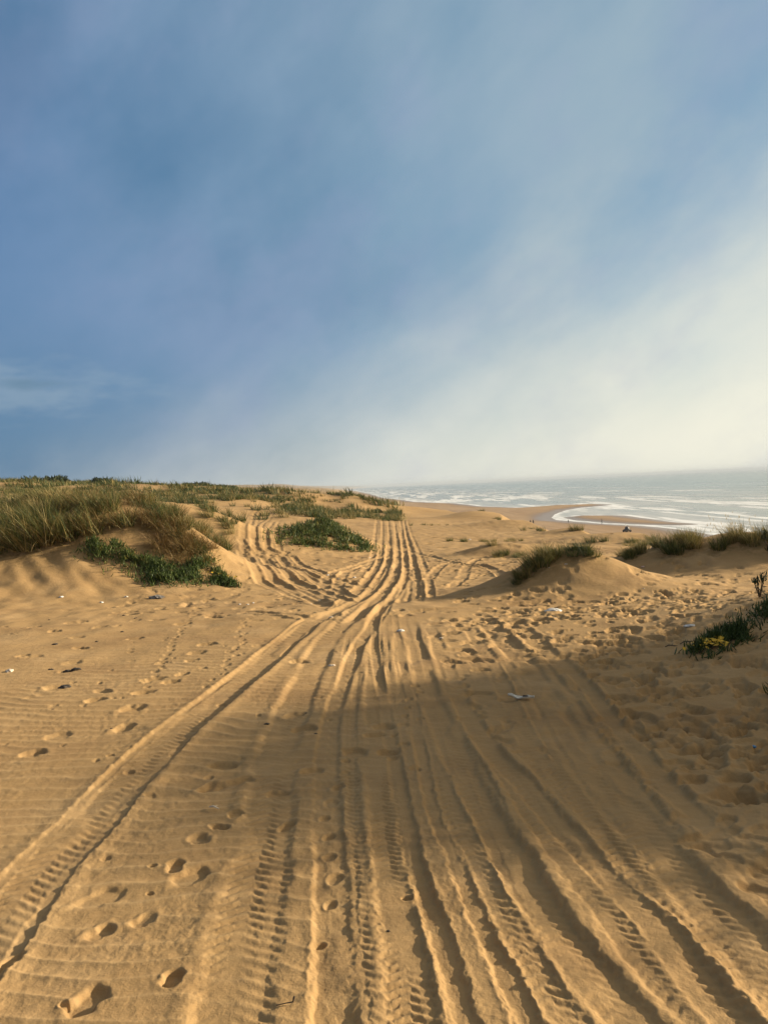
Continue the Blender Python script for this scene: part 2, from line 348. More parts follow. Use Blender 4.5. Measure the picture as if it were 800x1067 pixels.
# the trodden strip on the right, shaded and sunlit
trample(1000, (1.2, 5.0), (3.6, 10.6), lambda x, y: win(x, 1.35 + (8 - y) * .02, 1.2 + .40 * y, .15), d=(.014, .034), size=(.055, .12), ang0=(0.3, .8), sharp=.17)
trample(240, (1.35, 3.2), (2.5, 5.0), lambda x, y: win(x, 1.4, .52 * y + .2, .1), d=(.012, .028), size=(.06, .125), ang0=(0.0, .6), sharp=.18)
trample(150, (.45, 1.6), (4.4, 9.5), lambda x, y: .8, d=(.012, .03), size=(.07, .13))
trample(120, (-5.5, -1.2), (5.2, 13), lambda x, y: .25, d=(.008, .02), size=(.05, .11), ang0=(0.2, .6))

# ---- tyre tracks
def catmull(P, n=14):
    P = [P[0]] + list(P) + [P[-1]]; out = []
    for i in range(1, len(P) - 2):
        p0, p1, p2, p3 = [np.array(q) for q in P[i - 1:i + 3]]
        for k in range(n):
            t = k / n
            out.append(.5 * ((2 * p1) + (p2 - p0) * t + (2 * p0 - 5 * p1 + 4 * p2 - p3) * t * t + (3 * p1 - p0 - 3 * p2 + p3) * t ** 3))
    out.append(np.array(P[-2])); return np.array(out)

def rut_profile(l, s, w, d, bl, br, tread, pitch, seed, X, Y, edge=.22):
    """relief across a wheel track: l signed distance from its middle, s distance along it"""
    k = .10 + .05 * np.clip(s, 0, 14) / 3
    rag = 0.08 * w * pn(s / .16 / (k * 8), s * 0 + seed, seed)
    fine_ = np.clip((7 - s) / 3, 0, 1)
    l = l + fine_ * (.011 * fbm(X / .06 + seed, Y / .07, 3, seed, .65)) + .011 * pn(X / .25, Y / .6, seed + 8)
    l = l + 0.12 * w * pn(s / 1.3, s * 0 + 2.5, seed + 2)
    q = np.abs(l + np.sign(l) * rag) / (w / 2)
    near_ = .54 + .33 * sstep(5, 10, s)
    d, bl, br = near_ * d, near_ * bl, near_ * br
    dep = d * (1 + .5 * pn(s / .8, s * 0 + .7, seed + 3) + .35 * fine_ * pn(X / .12, Y / .2, seed + 9))
    floor = 1 - sstep(1 - edge, 1 + edge, q)
    pro = -dep * floor
    pro += bl * np.exp(-((l + .66 * w) / (.17 * w)) ** 2) * (1 + .4 * pn(s / .55 / (1 + np.clip(s, 0, 40) / 12), l / .2, seed + 4))
    pro += br * np.exp(-((l - .66 * w) / (.17 * w)) ** 2) * (1 + .4 * pn(s / .55 / (1 + np.clip(s, 0, 40) / 12), l / .2, seed + 5))
    if tread > 0:
        tr = np.sin(2 * np.pi * (s + .55 * np.abs(l)) / pitch + 1.3 * pn(s / .6, l / .3, seed + 6))
        lug = .5 + .5 * np.sign(np.sin(2 * np.pi * l / (w * .42)))
        pro += tread * tr * (.55 + .45 * lug) * floor * sstep(-.35, .3, pn(s / .9, l / .15, seed + 7) + .15)
    slump = sstep(.05, .5, pn(s / .55 + seed, l / .25, seed + 10)) * (s < 9)
    return pro * (1 - .7 * slump), floor

def track(P, w, d, bl=None, br=None, tread=0.0, pitch=.055, seed=0, fade=None, erase=.75, edge=.22):
    bl = d * .35 if bl is None else bl; br = d * .35 if br is None else br
    C = catmull(P)
    ys = C[:, 1]
    o = np.argsort(ys); ys = ys[o]; xs = C[o, 0]
    y0, y1 = ys[0], ys[-1]
    if y0 < 3.0:                                             # runs on under the camera
        sl = np.clip((xs[8] - xs[0]) / max(ys[8] - ys[0], .05), -.12, .12)
        xs = np.concatenate([[xs[0] - sl * (y0 + 4)], xs]); ys = np.concatenate([[-4.0], ys]); y0 = -4
    rows = (nY > y0 - .3) & (nY < y1 + .3)
    xc = np.interp(nY, ys, xs)
    near = rows & (np.abs(nX - xc) < w * 3.4 + .1)
    X, Y = nX[near], nY[near]
    xi = np.interp(Y, ys, xs); e = .12
    sl = (np.interp(Y + e, ys, xs) - np.interp(Y - e, ys, xs)) / (2 * e)
    l = (X - xi) / np.sqrt(1 + sl * sl)
    pro, fl = rut_profile(l, Y, w, d, bl, br, tread, pitch, seed, X, Y, edge)
    k = sstep(y0 - .2, y0 + .5, Y) * (1 - sstep(y1 - .15 * (y1 - y0) - .1, y1 + .2, Y))
    if fade: k = k * fade(Y)
    D_[near] = D_[near] * (1 - erase * fl * k) + pro * k

def arc(P, w, d, bl=None, br=None, seed=0):
    bl = d * .35 if bl is None else bl; br = d * .35 if br is None else br
    C = catmull(P, 10); lo = C.min(0) - w * 3; hi = C.max(0) + w * 3
    near = (nX > lo[0]) & (nX < hi[0]) & (nY > lo[1]) & (nY < hi[1]); X, Y = nX[near], nY[near]
    best = np.full(X.shape, 1e9); L = np.zeros(X.shape); S = np.zeros(X.shape); acc = 0
    for (ax, ay), (bx, by) in zip(C[:-1], C[1:]):
        ex, ey = bx - ax, by - ay; ln = math.hypot(ex, ey) + 1e-9
        t = np.clip(((X - ax) * ex + (Y - ay) * ey) / (ln * ln), 0, 1)
        dd = (X - ax - t * ex) ** 2 + (Y - ay - t * ey) ** 2
        k = dd < best; best = np.where(k, dd, best)
        L = np.where(k, np.sqrt(dd) * np.sign(ex * (Y - ay) - ey * (X - ax)) * -1, L); S = np.where(k, acc + t * ln, S); acc += ln
    pro, fl = rut_profile(L, S, w, d, bl, br, 0, .1, seed, X, Y)
    k = sstep(0, .8, S) * (1 - sstep(acc - .8, acc, S)) * (np.abs(L) < w * 2.5)
    D_[near] = D_[near] * (1 - .6 * fl * k) + pro * k

T = TRACKS
# older, softer lines first
for i, (dx, w, d) in enumerate([(-.16, .05, .012), (.12, .05, .010), (.31, .045, .012), (-.30, .05, .010), (.47, .05, .012)]):
    track([(x + dx, y) for x, y in T['D']], w, d * .7, seed=60 + i, erase=.2)
for i, (k, dx, w_, d_) in enumerate([('F', .22, .13, .012), ('F', -.17, .12, .010), ('G', .20, .16, .012), ('H', -.26, .15, .014), ('H', .30, .18, .018), ('I', .10, .10, .008), ('B', .42, .14, .010)]):
    track([(x + dx, y) for x, y in T[k]], w_, d_, d_ * .3, d_ * .4, tread=.0035, pitch=.05 + .004 * (i % 3), seed=150 + 3 * i, erase=.5)
arc(T['Q1'], .20, .035, .012, .03, seed=70)
track(T['N'], .16, .035, .02, .02, seed=71)
track([(x + .22, y) for x, y in T['N']], .12, .028, .02, .02, seed=72)
track([(x - .25, y + .3) for x, y in T['N']], .10, .022, .012, .02, seed=73)
track(T['J'], .10, .014, tread=.004, seed=74)
track(T['K'], .15, .022, .01, .012, tread=.006, pitch=.05, seed=75)
track(T['A'], .27, .022, .012, .018, tread=.0042, pitch=.06, seed=76)
track([(x + .13, y) for x, y in T['A']], .05, .016, .003, .007, seed=66, edge=.4)
track([(x - .14, y) for x, y in T['A']], .05, .012, .006, .004, seed=67, edge=.4)
track(T['B'], .25, .014, .013, .006, tread=.0042, pitch=.058, seed=77)
track(T['D'], .15, .013, .007, .007, tread=.005, pitch=.045, seed=78)
track(T['C'], .135, .026, .004, .010, tread=.003, pitch=.16, seed=79, edge=.2)
track(T['E'], .080, .018, .003, .006, seed=80, edge=.3)
track(T['I'], .070, .017, .004, .006, seed=81, edge=.3)
track(T['G'], .13, .024, .004, .010, tread=.003, seed=82, edge=.25)
track(T['F'], .17, .027, .004, .014, tread=.003, seed=83, edge=.25)
track(T['H'], .22, .036, .005, .013, tread=.003, seed=84, edge=.25)
for i, k in enumerate(['R1', 'R2', 'R3', 'R4', 'R5', 'R6']):
    track(T[k], .19, .040, .010, .018, seed=90 + i, edge=.5, erase=.5)
for i, k in enumerate(['R1', 'R2', 'R4', 'R5', 'R6']):
    track([(x + .17 + .03 * i, y) for x, y in T[k]], .12, .022, .006, .010, seed=140 + i, edge=.5, erase=.3)
for i, k in enumerate(['L4', 'L1', 'L2', 'L3']):
    track(T[k], .24, .040, .012, .020, seed=100 + i, edge=.5, erase=.5)
for i, k in enumerate(['L1', 'L2', 'L3']):
    track([(x + .42, y + .1) for x, y in T[k]], .18, .035, .012, .02, seed=110 + i, edge=.5)
for i, k in enumerate(['X1', 'X2', 'Y1', 'Y2', 'Y3']):
    arc(T[k], .22, .04, .014, .022, seed=120 + i)

# ---- clear single footprints
kept = []
for i, (x, y) in enumerate(PRINTS):
    if any(math.hypot(x - p, y - q) < .125 for p, q in kept): continue
    kept.append((x, y))
    near = y < 4.2
    a = (random.uniform(.075, .09) if i in (0, 3, 7) else random.uniform(.045, .062)) if near else random.uniform(.06, .095)
    ang = random.gauss(1.2, .8) if near else random.gauss(.5, .5)
    stamp(x, y, ang, a, a * random.uniform(.55, .85), random.uniform(.016, .026) if near else random.uniform(.020, .030), rim=.18, sharp=.2, erase=.7, squash=random.uniform(-.3, .4), heel=near)
for k in range(60):                                          # paw and bird pits, pebble holes
    x = random.uniform(-3.2, .2); y = random.uniform(2.4, 9)
    r = random.uniform(.012, .028); stamp(x, y, random.random() * 3, r * 1.3, r, random.uniform(.006, .014), rim=.3)
for (x0, y0, x1, y1) in [(-2.1, 6.4, -3.0, 12.2), (-1.5, 6.5, -1.9, 10.8), (.0, 4.4, .25, 6.5), (-.34, 3.0, -.30, 4.8)]:
    n = int(math.hypot(x1 - x0, y1 - y0) / .2)
    for k in range(n):
        t = k / n; r = random.uniform(.02, .035)
        stamp(x0 + (x1 - x0) * t + random.gauss(0, .04), y0 + (y1 - y0) * t, 1.2, r * 1.4, r, .012, rim=.35)
# slumped face of the left dune
m = np.exp(-((nX + 6.8) / 3.4) ** 2 - ((nY - 15.0) / 1.5) ** 2)
D_ += m * (0.07 * pn(nX / .9, nY / .8, 130) + .05 * pn((nX + .7 * nY) / .42, nY / .9, 131))
D_ *= on_top

# beach: car lines and drift lines, far below
b0 = int(np.searchsorted(RR, 110)); b1 = int(np.searchsorted(RR, 900))
bX, bY = GX[b0:b1], GY[b0:b1]
sdl = bX - np.interp(bY, [150, 208, 500, 1000], [60, 56, 38, -25])
DET[b0:b1] += WET[b0:b1] * 0 + (0.05 * np.sin(2 * np.pi * (sdl + 1.5 * pn(bX / 20, bY / 40, 140)) / 4.3) + .05 * pn(bX / 3, bY / 9, 141)) * sstep(6, 14, bX - np.interp(bY, *_edge) - 20) * (Z0[b0:b1] > SEA + .45)

ZF = Z0 + DET
def rgrid(x, y):
    r = math.hypot(x, y); az = math.atan2(x, y)
    i = min(max(np.searchsorted(RR, r) - 1, 0), NR - 2); j = min(max(np.searchsorted(AZ, az) - 1, 0), NA - 2)
    u = (r - RR[i]) / (RR[i + 1] - RR[i]); v = (az - AZ[j]) / (AZ[j + 1] - AZ[j]); u = min(max(u, 0), 1); v = min(max(v, 0), 1)
    return float((ZF[i, j] * (1 - v) + ZF[i, j + 1] * v) * (1 - u) + (ZF[i + 1, j] * (1 - v) + ZF[i + 1, j + 1] * v) * u)

# ------------------------------------------------------------------ sand material
def sand_material():
    m, nt, bs = new_mat('dune_sand')
    geo = nt.new('ShaderNodeNewGeometry').outputs['Position']; zz = nt.sep(geo)[2]
    big = nt.noise(geo, .35, 3); med = nt.noise(geo, 2.6, 4, .6); fine = nt.noise(geo, 60, 3, .6); grain = nt.noise(geo, 700, 2, .7)
    c = nt.mix(nt.ramp(big, .35, .65), rgb(.395, .252, .112), rgb(.440, .284, .130))
    c = nt.mix(nt.m('MULTIPLY', nt.ramp(nt.noise(geo, .9, 5, .65), .50, .66), .35), c, rgb(.53, .36, .185))
    c = nt.mix(nt.m('MULTIPLY', nt.ramp(med, .42, .72), .40), c, rgb(.335, .205, .092))
    c = nt.mix(nt.m('MULTIPLY', nt.ramp(fine, .45, .75), .28), c, rgb(.52, .34, .16))
    c = nt.mix(nt.m('MULTIPLY', nt.ramp(grain, .52, .75), .36), c, rgb(.19, .115, .05))
    c = nt.mix(nt.m('MULTIPLY', nt.attr('crest').outputs['Fac'], .40), c, rgb(.60, .41, .205))  # ripple crests paler: coarse grains, plus the light they catch put into the colour
    damp = nt.noise(nt.vm('MULTIPLY', geo, (.5, 1.1, 1)), 1.0, 4, .6)
    c = nt.mix(nt.m('MULTIPLY', nt.ramp(damp, .50, .68), .42), c, rgb(.275, .165, .075))
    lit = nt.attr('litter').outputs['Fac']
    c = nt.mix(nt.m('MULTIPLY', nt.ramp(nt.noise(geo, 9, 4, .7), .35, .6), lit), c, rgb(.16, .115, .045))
    beach = nt.ramp(zz, -6, -11)
    cb = nt.mix(nt.ramp(nt.noise(nt.vm('MULTIPLY', geo, (.05, .012, 1)), 1.0, 4, .6), .35, .65), rgb(.40, .27, .155), rgb(.33, .215, .12))
    c = nt.mix(beach, c, cb)
    wet = nt.attr('wet').outputs['Fac']
    c = nt.mix(nt.m('MULTIPLY', wet, .85), c, rgb(.205, .135, .08))
    nt.put(bs.inputs['Base Color'], c)
    nt.put(bs.inputs['Roughness'], nt.ramp(wet, .2, 1, .95, .34))
    nt.put(bs.inputs['Specular IOR Level'], nt.ramp(wet, .1, 1, .12, .45))
    b1 = nt.new('ShaderNodeBump'); b1.inputs['Strength'].default_value = .55; b1.inputs['Distance'].default_value = .004
    nt.put(b1.inputs['Height'], nt.m('ADD', nt.m('MULTIPLY', grain, .35), nt.noise(geo, 140, 4, .65)))
    b2 = nt.new('ShaderNodeBump'); b2.inputs['Strength'].default_value = .4; b2.inputs['Distance'].default_value = .02
    nt.put(b2.inputs['Height'], nt.noise(geo, 14, 5, .6)); nt.l.new(b1.outputs[0], b2.inputs['Normal'])
    nt.l.new(b2.outputs[0], bs.inputs['Normal'])
    return m

# ------------------------------------------------------------------ vegetation layout
LIT_SPOTS = []       # (x, y, rx, ry, amount) litter under plants
TUFTS = []           # dicts
def tuft(x, y, s, stand, var=None, rot=None, lean=0.0):
    TUFTS.append(dict(x=x, y=y, s=s, stand=stand, var=var, rot=rot if rot is not None else random.gauss(0, .5)))

def front(x): return float(np.interp(x, [-16, -11, -7.7, -6.6, -5.7, -5.0, -4.4, -3.9], [16.0, 15.7, 15.7, 16.1, 16.4, 16.7, 16.9, 16.5]))
for k in range(190):                                          # the big dune on the left
    x = random.uniform(-12.5, -4.2); y = front(x) + abs(random.gauss(0, 2.6))
    if float(pn(x / 1.0, y / 1.0, 19)) < -.12: continue
    tuft(x, y, random.uniform(.46, .80) * (1 + .3 * float(pn(x / 1.6, y / 1.6, 9))), 'left', random.choice([0, 1, 2, 4, 4, 5, 7]))
for (x, y, s, v) in [(-7.35, 15.75, 1.05, 0), (-7.0, 15.9, 1.15, 0), (-6.65, 16.0, .95, 1), (-8.0, 15.7, 1.1, 0), (-6.2, 16.2, .95, 1), (-5.6, 16.5, .85, 1), (-7.7, 16.0, 1.1, 0)]:
    tuft(x, y, s * .92, 'leftbrow', v, .3); tuft(x + .25, y + .3, s * .85, 'leftbrow', 4 if v else 1, .1)
for k in range(34):
    x = random.uniform(-5.6, -3.7); y = random.uniform(16.6, 18.6)
    tuft(x, y, random.uniform(.35, .62), 'nose', random.choice([4, 4, 2]), random.gauss(.2, .6))
for k in range(24):                                          # brown hanging thatch on its nose
    x = random.uniform(-5.2, -3.85); y = np.interp(x, [-5.2, -4.4, -3.8], [16.5, 16.2, 16.1]) + random.uniform(-.35, .5)
    tuft(x, y, random.uniform(.4, .65), 'nose', 4, random.gauss(.2, .5))
for k in range(105):                                         # grassy rise behind it
    x = random.uniform(-17, -5.5); y = random.uniform(26.2, 31.5) + .12 * abs(x + 10)
    if -11 < x < -8.6 and y < 29.4: continue
    tuft(x, y, random.uniform(.5, .85), 'rise', random.choice([1, 2, 2, 5, 7]))
for k in range(46):                                          # low band behind the far end of the ruts
    x = random.uniform(-10.5, 2.2); y = 64 + .9 * (x + 9) + abs(random.gauss(0, 7)) + (4 if x > -2 else 0)
    tuft(x, y, random.uniform(.8, 1.4), 'band', random.choice([1, 2, 5, 5, 7]))
for (x, y, s, v) in [(2.10, 11.75, .50, 2), (2.25, 11.85, .55, 1), (2.40, 11.85, .58, 2), (2.56, 11.9, .52, 1), (2.70, 11.95, .42, 3), (2.05, 11.7, .34, 2), (2.33, 12.1, .55, 2), (2.5, 12.15, .5, 1), (1.97, 11.62, .26, 2)]:
    tuft(x, y, s * .76, 'mound', v, random.gauss(.2, .4))
for k in range(10): tuft(random.uniform(2.7, 3.3), random.uniform(11.8, 12.1), random.uniform(.18, .3), 'moundstub', 4)
for k in range(62):                                          # grassy dune at the right
    x = random.uniform(4.75, 8.2); y = 14.7 - .42 * (x - 5.2) + random.uniform(-.05, .75)
    tuft(x, y, random.uniform(.31, .46) * (.8 if x < 5.1 else 1), 'right', random.choice([2, 2, 3] if x < 5.7 else [3, 3, 6, 3]), random.gauss(.1, .4))
for (x, y) in [(8.6, 28.2), (8.9, 27.3), (9.3, 27.6), (9.6, 28.3), (8.2, 29), (10.3, 39), (10.0, 40), (9.4, 45), (9.2, 46.4), (9.0, 48), (10.2, 62), (10.4, 68), (10.4, 70), (9.8, 76), (7.9, 84), (8.8, 80)]:
    for k in range(2): tuft(x + random.gauss(0, .35), y + random.gauss(0, .6), random.uniform(.34, .58), 'rim', random.choice([2, 3, 5]))
for (x, y, n, sp) in [(4.0, 23.6, 5, .35), (3.7, 23.9, 3, .3), (4.4, 59, 8, 1.1), (3.2, 60, 4, .9), (4.6, 35.4, 5, .6), (3.6, 36.2, 4, .8), (6.0, 34.6, 2, .3)]:
    for k in range(n): tuft(x + random.gauss(0, sp), y + random.gauss(0, .3), random.uniform(.28, .45), 'low', random.choice([2, 5]))
n = 0
while n < 7600:                                              # the wide grassed dune field inland
    y = 26 + 190 * random.random() ** 1.2; x = random.uniform(-.85 * y - 6, 2)
    e = float(np.interp(y, *_edge)) - x
    if e < 3.5 + 3 * (y < 70): continue
    if y < 66 and x > -5.6 - (y - 30) * .17 - 3.4: continue
    d = float(pn(x / 9, y / 12, 77))
    if d < -.16 + .1 * (y > 100) and random.random() < .93: continue
    if -30 < x < -17 and 56 < y < 64 and random.random() < .9: continue
    tuft(x, y, random.uniform(.7, 1.5) * (1 + .25 * (y > 90)), 'field', random.choice([2, 2, 5, 5, 7] if d < .2 else [7, 7, 5])); n += 1
for k in range(170):
    x = random.uniform(-17, -4); y = random.uniform(92, 155)
    if float(np.interp(y, *_edge)) - x > 2.5: tuft(x, y, random.uniform(.7, 1.2), 'field', random.choice([2, 5, 5, 7]))
for k in range(95):                                          # on the dune that shades the foreground
    x = 9.2 + random.gauss(0, .6); y = random.choice([9.2, 8.9, 8.35, 8.0, 7.55, 7.2, 6.85, 6.45, 6.1, 5.6, 5.1, 4.6, 4.2]) + random.gauss(0, .09) if k < 62 else random.uniform(-3, 4.0)
    tuft(x, y, random.uniform(1.0, 1.45) * (1.0 if y > 5.0 else .8), 'shade', random.choice([0, 1, 2]))

# ------------------------------------------------------------------ litter attribute + ground object
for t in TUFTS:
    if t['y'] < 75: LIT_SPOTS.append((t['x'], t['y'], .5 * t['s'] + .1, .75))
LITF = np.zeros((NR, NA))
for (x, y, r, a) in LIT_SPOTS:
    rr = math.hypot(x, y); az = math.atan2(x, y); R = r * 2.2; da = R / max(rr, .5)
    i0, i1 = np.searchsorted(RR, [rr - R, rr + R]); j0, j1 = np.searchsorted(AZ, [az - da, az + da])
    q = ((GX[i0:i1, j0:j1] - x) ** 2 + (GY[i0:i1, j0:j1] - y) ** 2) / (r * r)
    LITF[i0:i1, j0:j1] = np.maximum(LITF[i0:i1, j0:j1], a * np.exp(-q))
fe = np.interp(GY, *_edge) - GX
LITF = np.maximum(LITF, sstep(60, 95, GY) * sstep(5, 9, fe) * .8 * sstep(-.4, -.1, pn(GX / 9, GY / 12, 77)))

idx = np.arange(NR * NA, dtype=np.int32).reshape(NR, NA)
nxt = np.roll(idx, -1, axis=1)
quads = np.stack([idx[:-1], nxt[:-1], nxt[1:], idx[1:]], -1).reshape(-1, 4)
quads = quads[:, ::-1]
V = np.stack([gx, gy, ZF.ravel()], 1)
WETV = WET.ravel(); LITV = LITF.ravel()
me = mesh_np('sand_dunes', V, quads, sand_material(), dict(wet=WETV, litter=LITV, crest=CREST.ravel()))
tag(link('sand_ground', me), kind='structure')

# ------------------------------------------------------------------ sea
def sea_build():
    rr = [95.0]
    while rr[-1] < 29000:
        q = rr[-1]; rr.append(q + min(q * q / 52000, .0065 * q if q < 3000 else .03 * q))
    rr = np.array(rr); az = np.radians(np.concatenate([np.arange(-24, 36, .11), np.arange(36, 120, 1.2)]))
    A, Rr = np.meshgrid(az, rr); x = (Rr * np.sin(A)).ravel(); y = (Rr * np.cos(A)).ravel()
    w = -beach_sd(x, y)
    # smooth offshore coordinate of the general coastline, for the swell
    coast = np.interp(y, [-500, 100, 200, 400, 700, 1000, 1700, 4200, 30000], [95, 90, 92, 86, 48, 5, -45, -230, -3000])
    o = x - coast
    warp = 16 * pn(x / 90, y / 260, 51) + 6 * pn(x / 30, y / 90, 52)
    spac = np.minimum(Rr.ravel() ** 2 / 52000, .0065 * Rr.ravel())
    swell = np.zeros_like(x)
    for lam, amp, sd in ((46, .75, 53), (27, .34, 54), (11, .10, 55)):
        ph = 2 * np.pi * (o + warp + 4 * pn(x / 60, y / 200, sd)) / lam
        g = .5 + .6 * pn(x / 130, y / 180, sd + 10)
        swell += amp * np.clip(g, 0, 1.2) * ((.5 + .5 * np.cos(ph)) ** 2.2 - .3) * (1 - sstep(lam * .15, lam * .35, spac))
    swell *= sstep(2, 110, w)
    z = SEA + swell + 0.004
    # foam: wash at the edge, streaks in the shallows, breaker lines further out
    lace = fbm(x / 8, y / 60, 4, 61, .6); lace2 = fbm(x / 24, y / 190, 3, 66, .55)
    wash = np.maximum((1 - sstep(1, 6, w + 3 * lace)) * .85, (1 - sstep(14, 38, w + 9 * lace2)) * .42)
    shall = (1 - sstep(80, 230, o + 30 * lace2)) * sstep(-.15, .40, lace2 + .6 * lace) * .82
    ph1 = (o + warp) / 46; crest = np.cos(2 * np.pi * ph1)
    brk = np.zeros_like(x)
    for cen, wid, st in ((112, 7, .9), (160, 9, .75), (214, 10, .8), (300, 12, .6), (405, 16, .35)):
        u = o + warp * 1.3 - cen
        brk = np.maximum(brk, st * np.exp(-(u / wid) ** 2) * sstep(-.25, .2, pn(y / 95 + cen, x / 300, 70) + .2 * lace))
        brk = np.maximum(brk, st * .55 * np.exp(-((u + 1.4 * wid) / (1.7 * wid)) ** 2) * sstep(-.05, .35, lace + .3 * lace2))
    foam = np.clip(np.maximum(np.maximum(wash, shall), brk), 0, 1) * sstep(-6, 0, w + 3)
    foam *= 1 - sstep(700, 1500, o)
    n = len(az); m = len(rr)
    idx = np.arange(m * n, dtype=np.int32).reshape(m, n)
    q = np.stack([idx[:-1, :-1], idx[1:, :-1], idx[1:, 1:], idx[:-1, 1:]], -1).reshape(-1, 4)[:, ::-1]
    keep = (w.reshape(m, n) > -25); kq = keep[:-1, :-1].ravel() | keep[1:, 1:].ravel()
    M, nt, bs = new_mat('sea_water')
    geo = nt.new('ShaderNodeNewGeometry').outputs['Position']
    off = nt.attr('offshore').outputs['Fac']
    f = nt.attr('foam').outputs['Fac']
    br = nt.noise(nt.vm('MULTIPLY', geo, (.40, .06, 1)), 1.0, 5, .65)
    ff = nt.m('MULTIPLY', f, nt.ramp(br, .30, .58, .55, 1.25), clamp=True)
    deep = nt.mix(nt.ramp(off, 60, 420), rgb(.22, .23, .20), rgb(.085, .155, .165))
    deep = nt.mix(nt.ramp(off, 500, 3000), deep, rgb(.06, .125, .145))
    patch = nt.noise(nt.vm('MULTIPLY', geo, (.012, .003, 1)), 1.0, 4, .6)
    deep = nt.mix(nt.m('MULTIPLY', nt.ramp(patch, .4, .7), .4), deep, rgb(.06, .115, .12))
    nt.put(bs.inputs['Base Color'], nt.mix(ff, deep, rgb(.82, .83, .82)))
    nt.put(bs.inputs['Roughness'], nt.ramp(ff, 0, 1, .20, .75)); bs.inputs['IOR'].default_value = 1.33
    b = nt.new('ShaderNodeBump'); b.inputs['Strength'].default_value = .6; b.inputs['Distance'].default_value = .5
    h = nt.m('ADD', nt.noise(nt.vm('MULTIPLY', geo, (.30, .085, 1)), 1.0, 4, .62), nt.m('MULTIPLY', nt.noise(nt.vm('MULTIPLY', geo, (.07, .016, 1)), 1.0, 3, .6), 2.0))
    nt.put(b.inputs['Height'], nt.m('MULTIPLY', h, nt.ramp(off, 5, 130, .12, 1))); nt.l.new(b.outputs[0], bs.inputs['Normal'])
    me = mesh_np('sea_water', np.stack([x, y, z], 1), q[kq], M, dict(foam=foam, offshore=np.maximum(o, 0)))
    tag(link('sea_water', me), kind='structure')
sea_build()

# ------------------------------------------------------------------ plant materials
def plant_mat(name, cols, trans=.25, rough=.6):
    """colour runs with the 'tone' of each blade (0..3) and a little by object"""
    m, nt, bs = new_mat(name)
    t = nt.attr('tone').outputs['Fac']
    rnd = nt.new('ShaderNodeObjectInfo').outputs['Random']
    t = nt.m('ADD', t, nt.m('MULTIPLY', nt.m('SUBTRACT', rnd, .5), 1.1))
    c = cols[0]
    for i in range(1, len(cols)):
        c = nt.mix(nt.ramp(t, i - .9, i - .1), c, cols[i])
    geo = nt.new('ShaderNodeNewGeometry').outputs['Position']
    c = nt.mix(.35, c, nt.mix(nt.noise(geo, 3.0, 3), rgb(.25, .25, .25), rgb(.8, .8, .8)), 'OVERLAY')
    nt.put(bs.inputs['Base Color'], c); bs.inputs['Roughness'].default_value = rough; bs.inputs['Specular IOR Level'].default_value = .25
    tr = nt.new('ShaderNodeBsdfTranslucent'); nt.put(tr.inputs['Color'], c)
    mx = nt.new('ShaderNodeMixShader'); mx.inputs[0].default_value = trans
    nt.l.new(bs.outputs[0], mx.inputs[1]); nt.l.new(tr.outputs[0], mx.inputs[2])
    nt.l.new(mx.outputs[0], m.node_tree.nodes['Material Output'].inputs['Surface'])
    return m
GREEN, OLIVE, STRAW, BROWN, PALE = rgb(.042, .066, .018), rgb(.115, .122, .032), rgb(.34, .255, .095), rgb(.16, .095, .035), rgb(.50, .40, .20)
M_GRASS = plant_mat('marram_blades', [GREEN, OLIVE, STRAW, PALE])
M_THATCH = plant_mat('dry_thatch', [BROWN, rgb(.22, .14, .05), STRAW, PALE], .15)
M_SEED = plant_mat('grass_seed_heads', [STRAW, STRAW, PALE, PALE], .3)
M_ICE = plant_mat('ice_plant_leaves', [rgb(.040, .068, .018), rgb(.070, .108, .026), rgb(.120, .158, .042), rgb(.21, .18, .05)], .08, .42)
M_SHRUB = plant_mat('shrub_leaves', [rgb(.028, .045, .016), rgb(.05, .07, .022), rgb(.09, .10, .032), rgb(.14, .13, .05)], .12)

def simple(name, col, rough=.7, noise=0, dark=None, metal=0):
    m, nt, bs = new_mat(name)
    if noise:
        geo = nt.new('ShaderNodeTexCoord').outputs['Object']
        nt.put(bs.inputs['Base Color'], nt.mix(nt.ramp(nt.noise(geo, noise, 4, .6), .35, .65), col, dark or col))
    else: bs.inputs['Base Color'].default_value = col
    bs.inputs['Roughness'].default_value = rough; bs.inputs['Metallic'].default_value = metal
    return m
M_FLOWER = simple('yellow_petals', rgb(.75, .48, .03), .6)
M_STEM = simple('woody_stem', rgb(.10, .07, .04), .9, 20, rgb(.16, .11, .06))

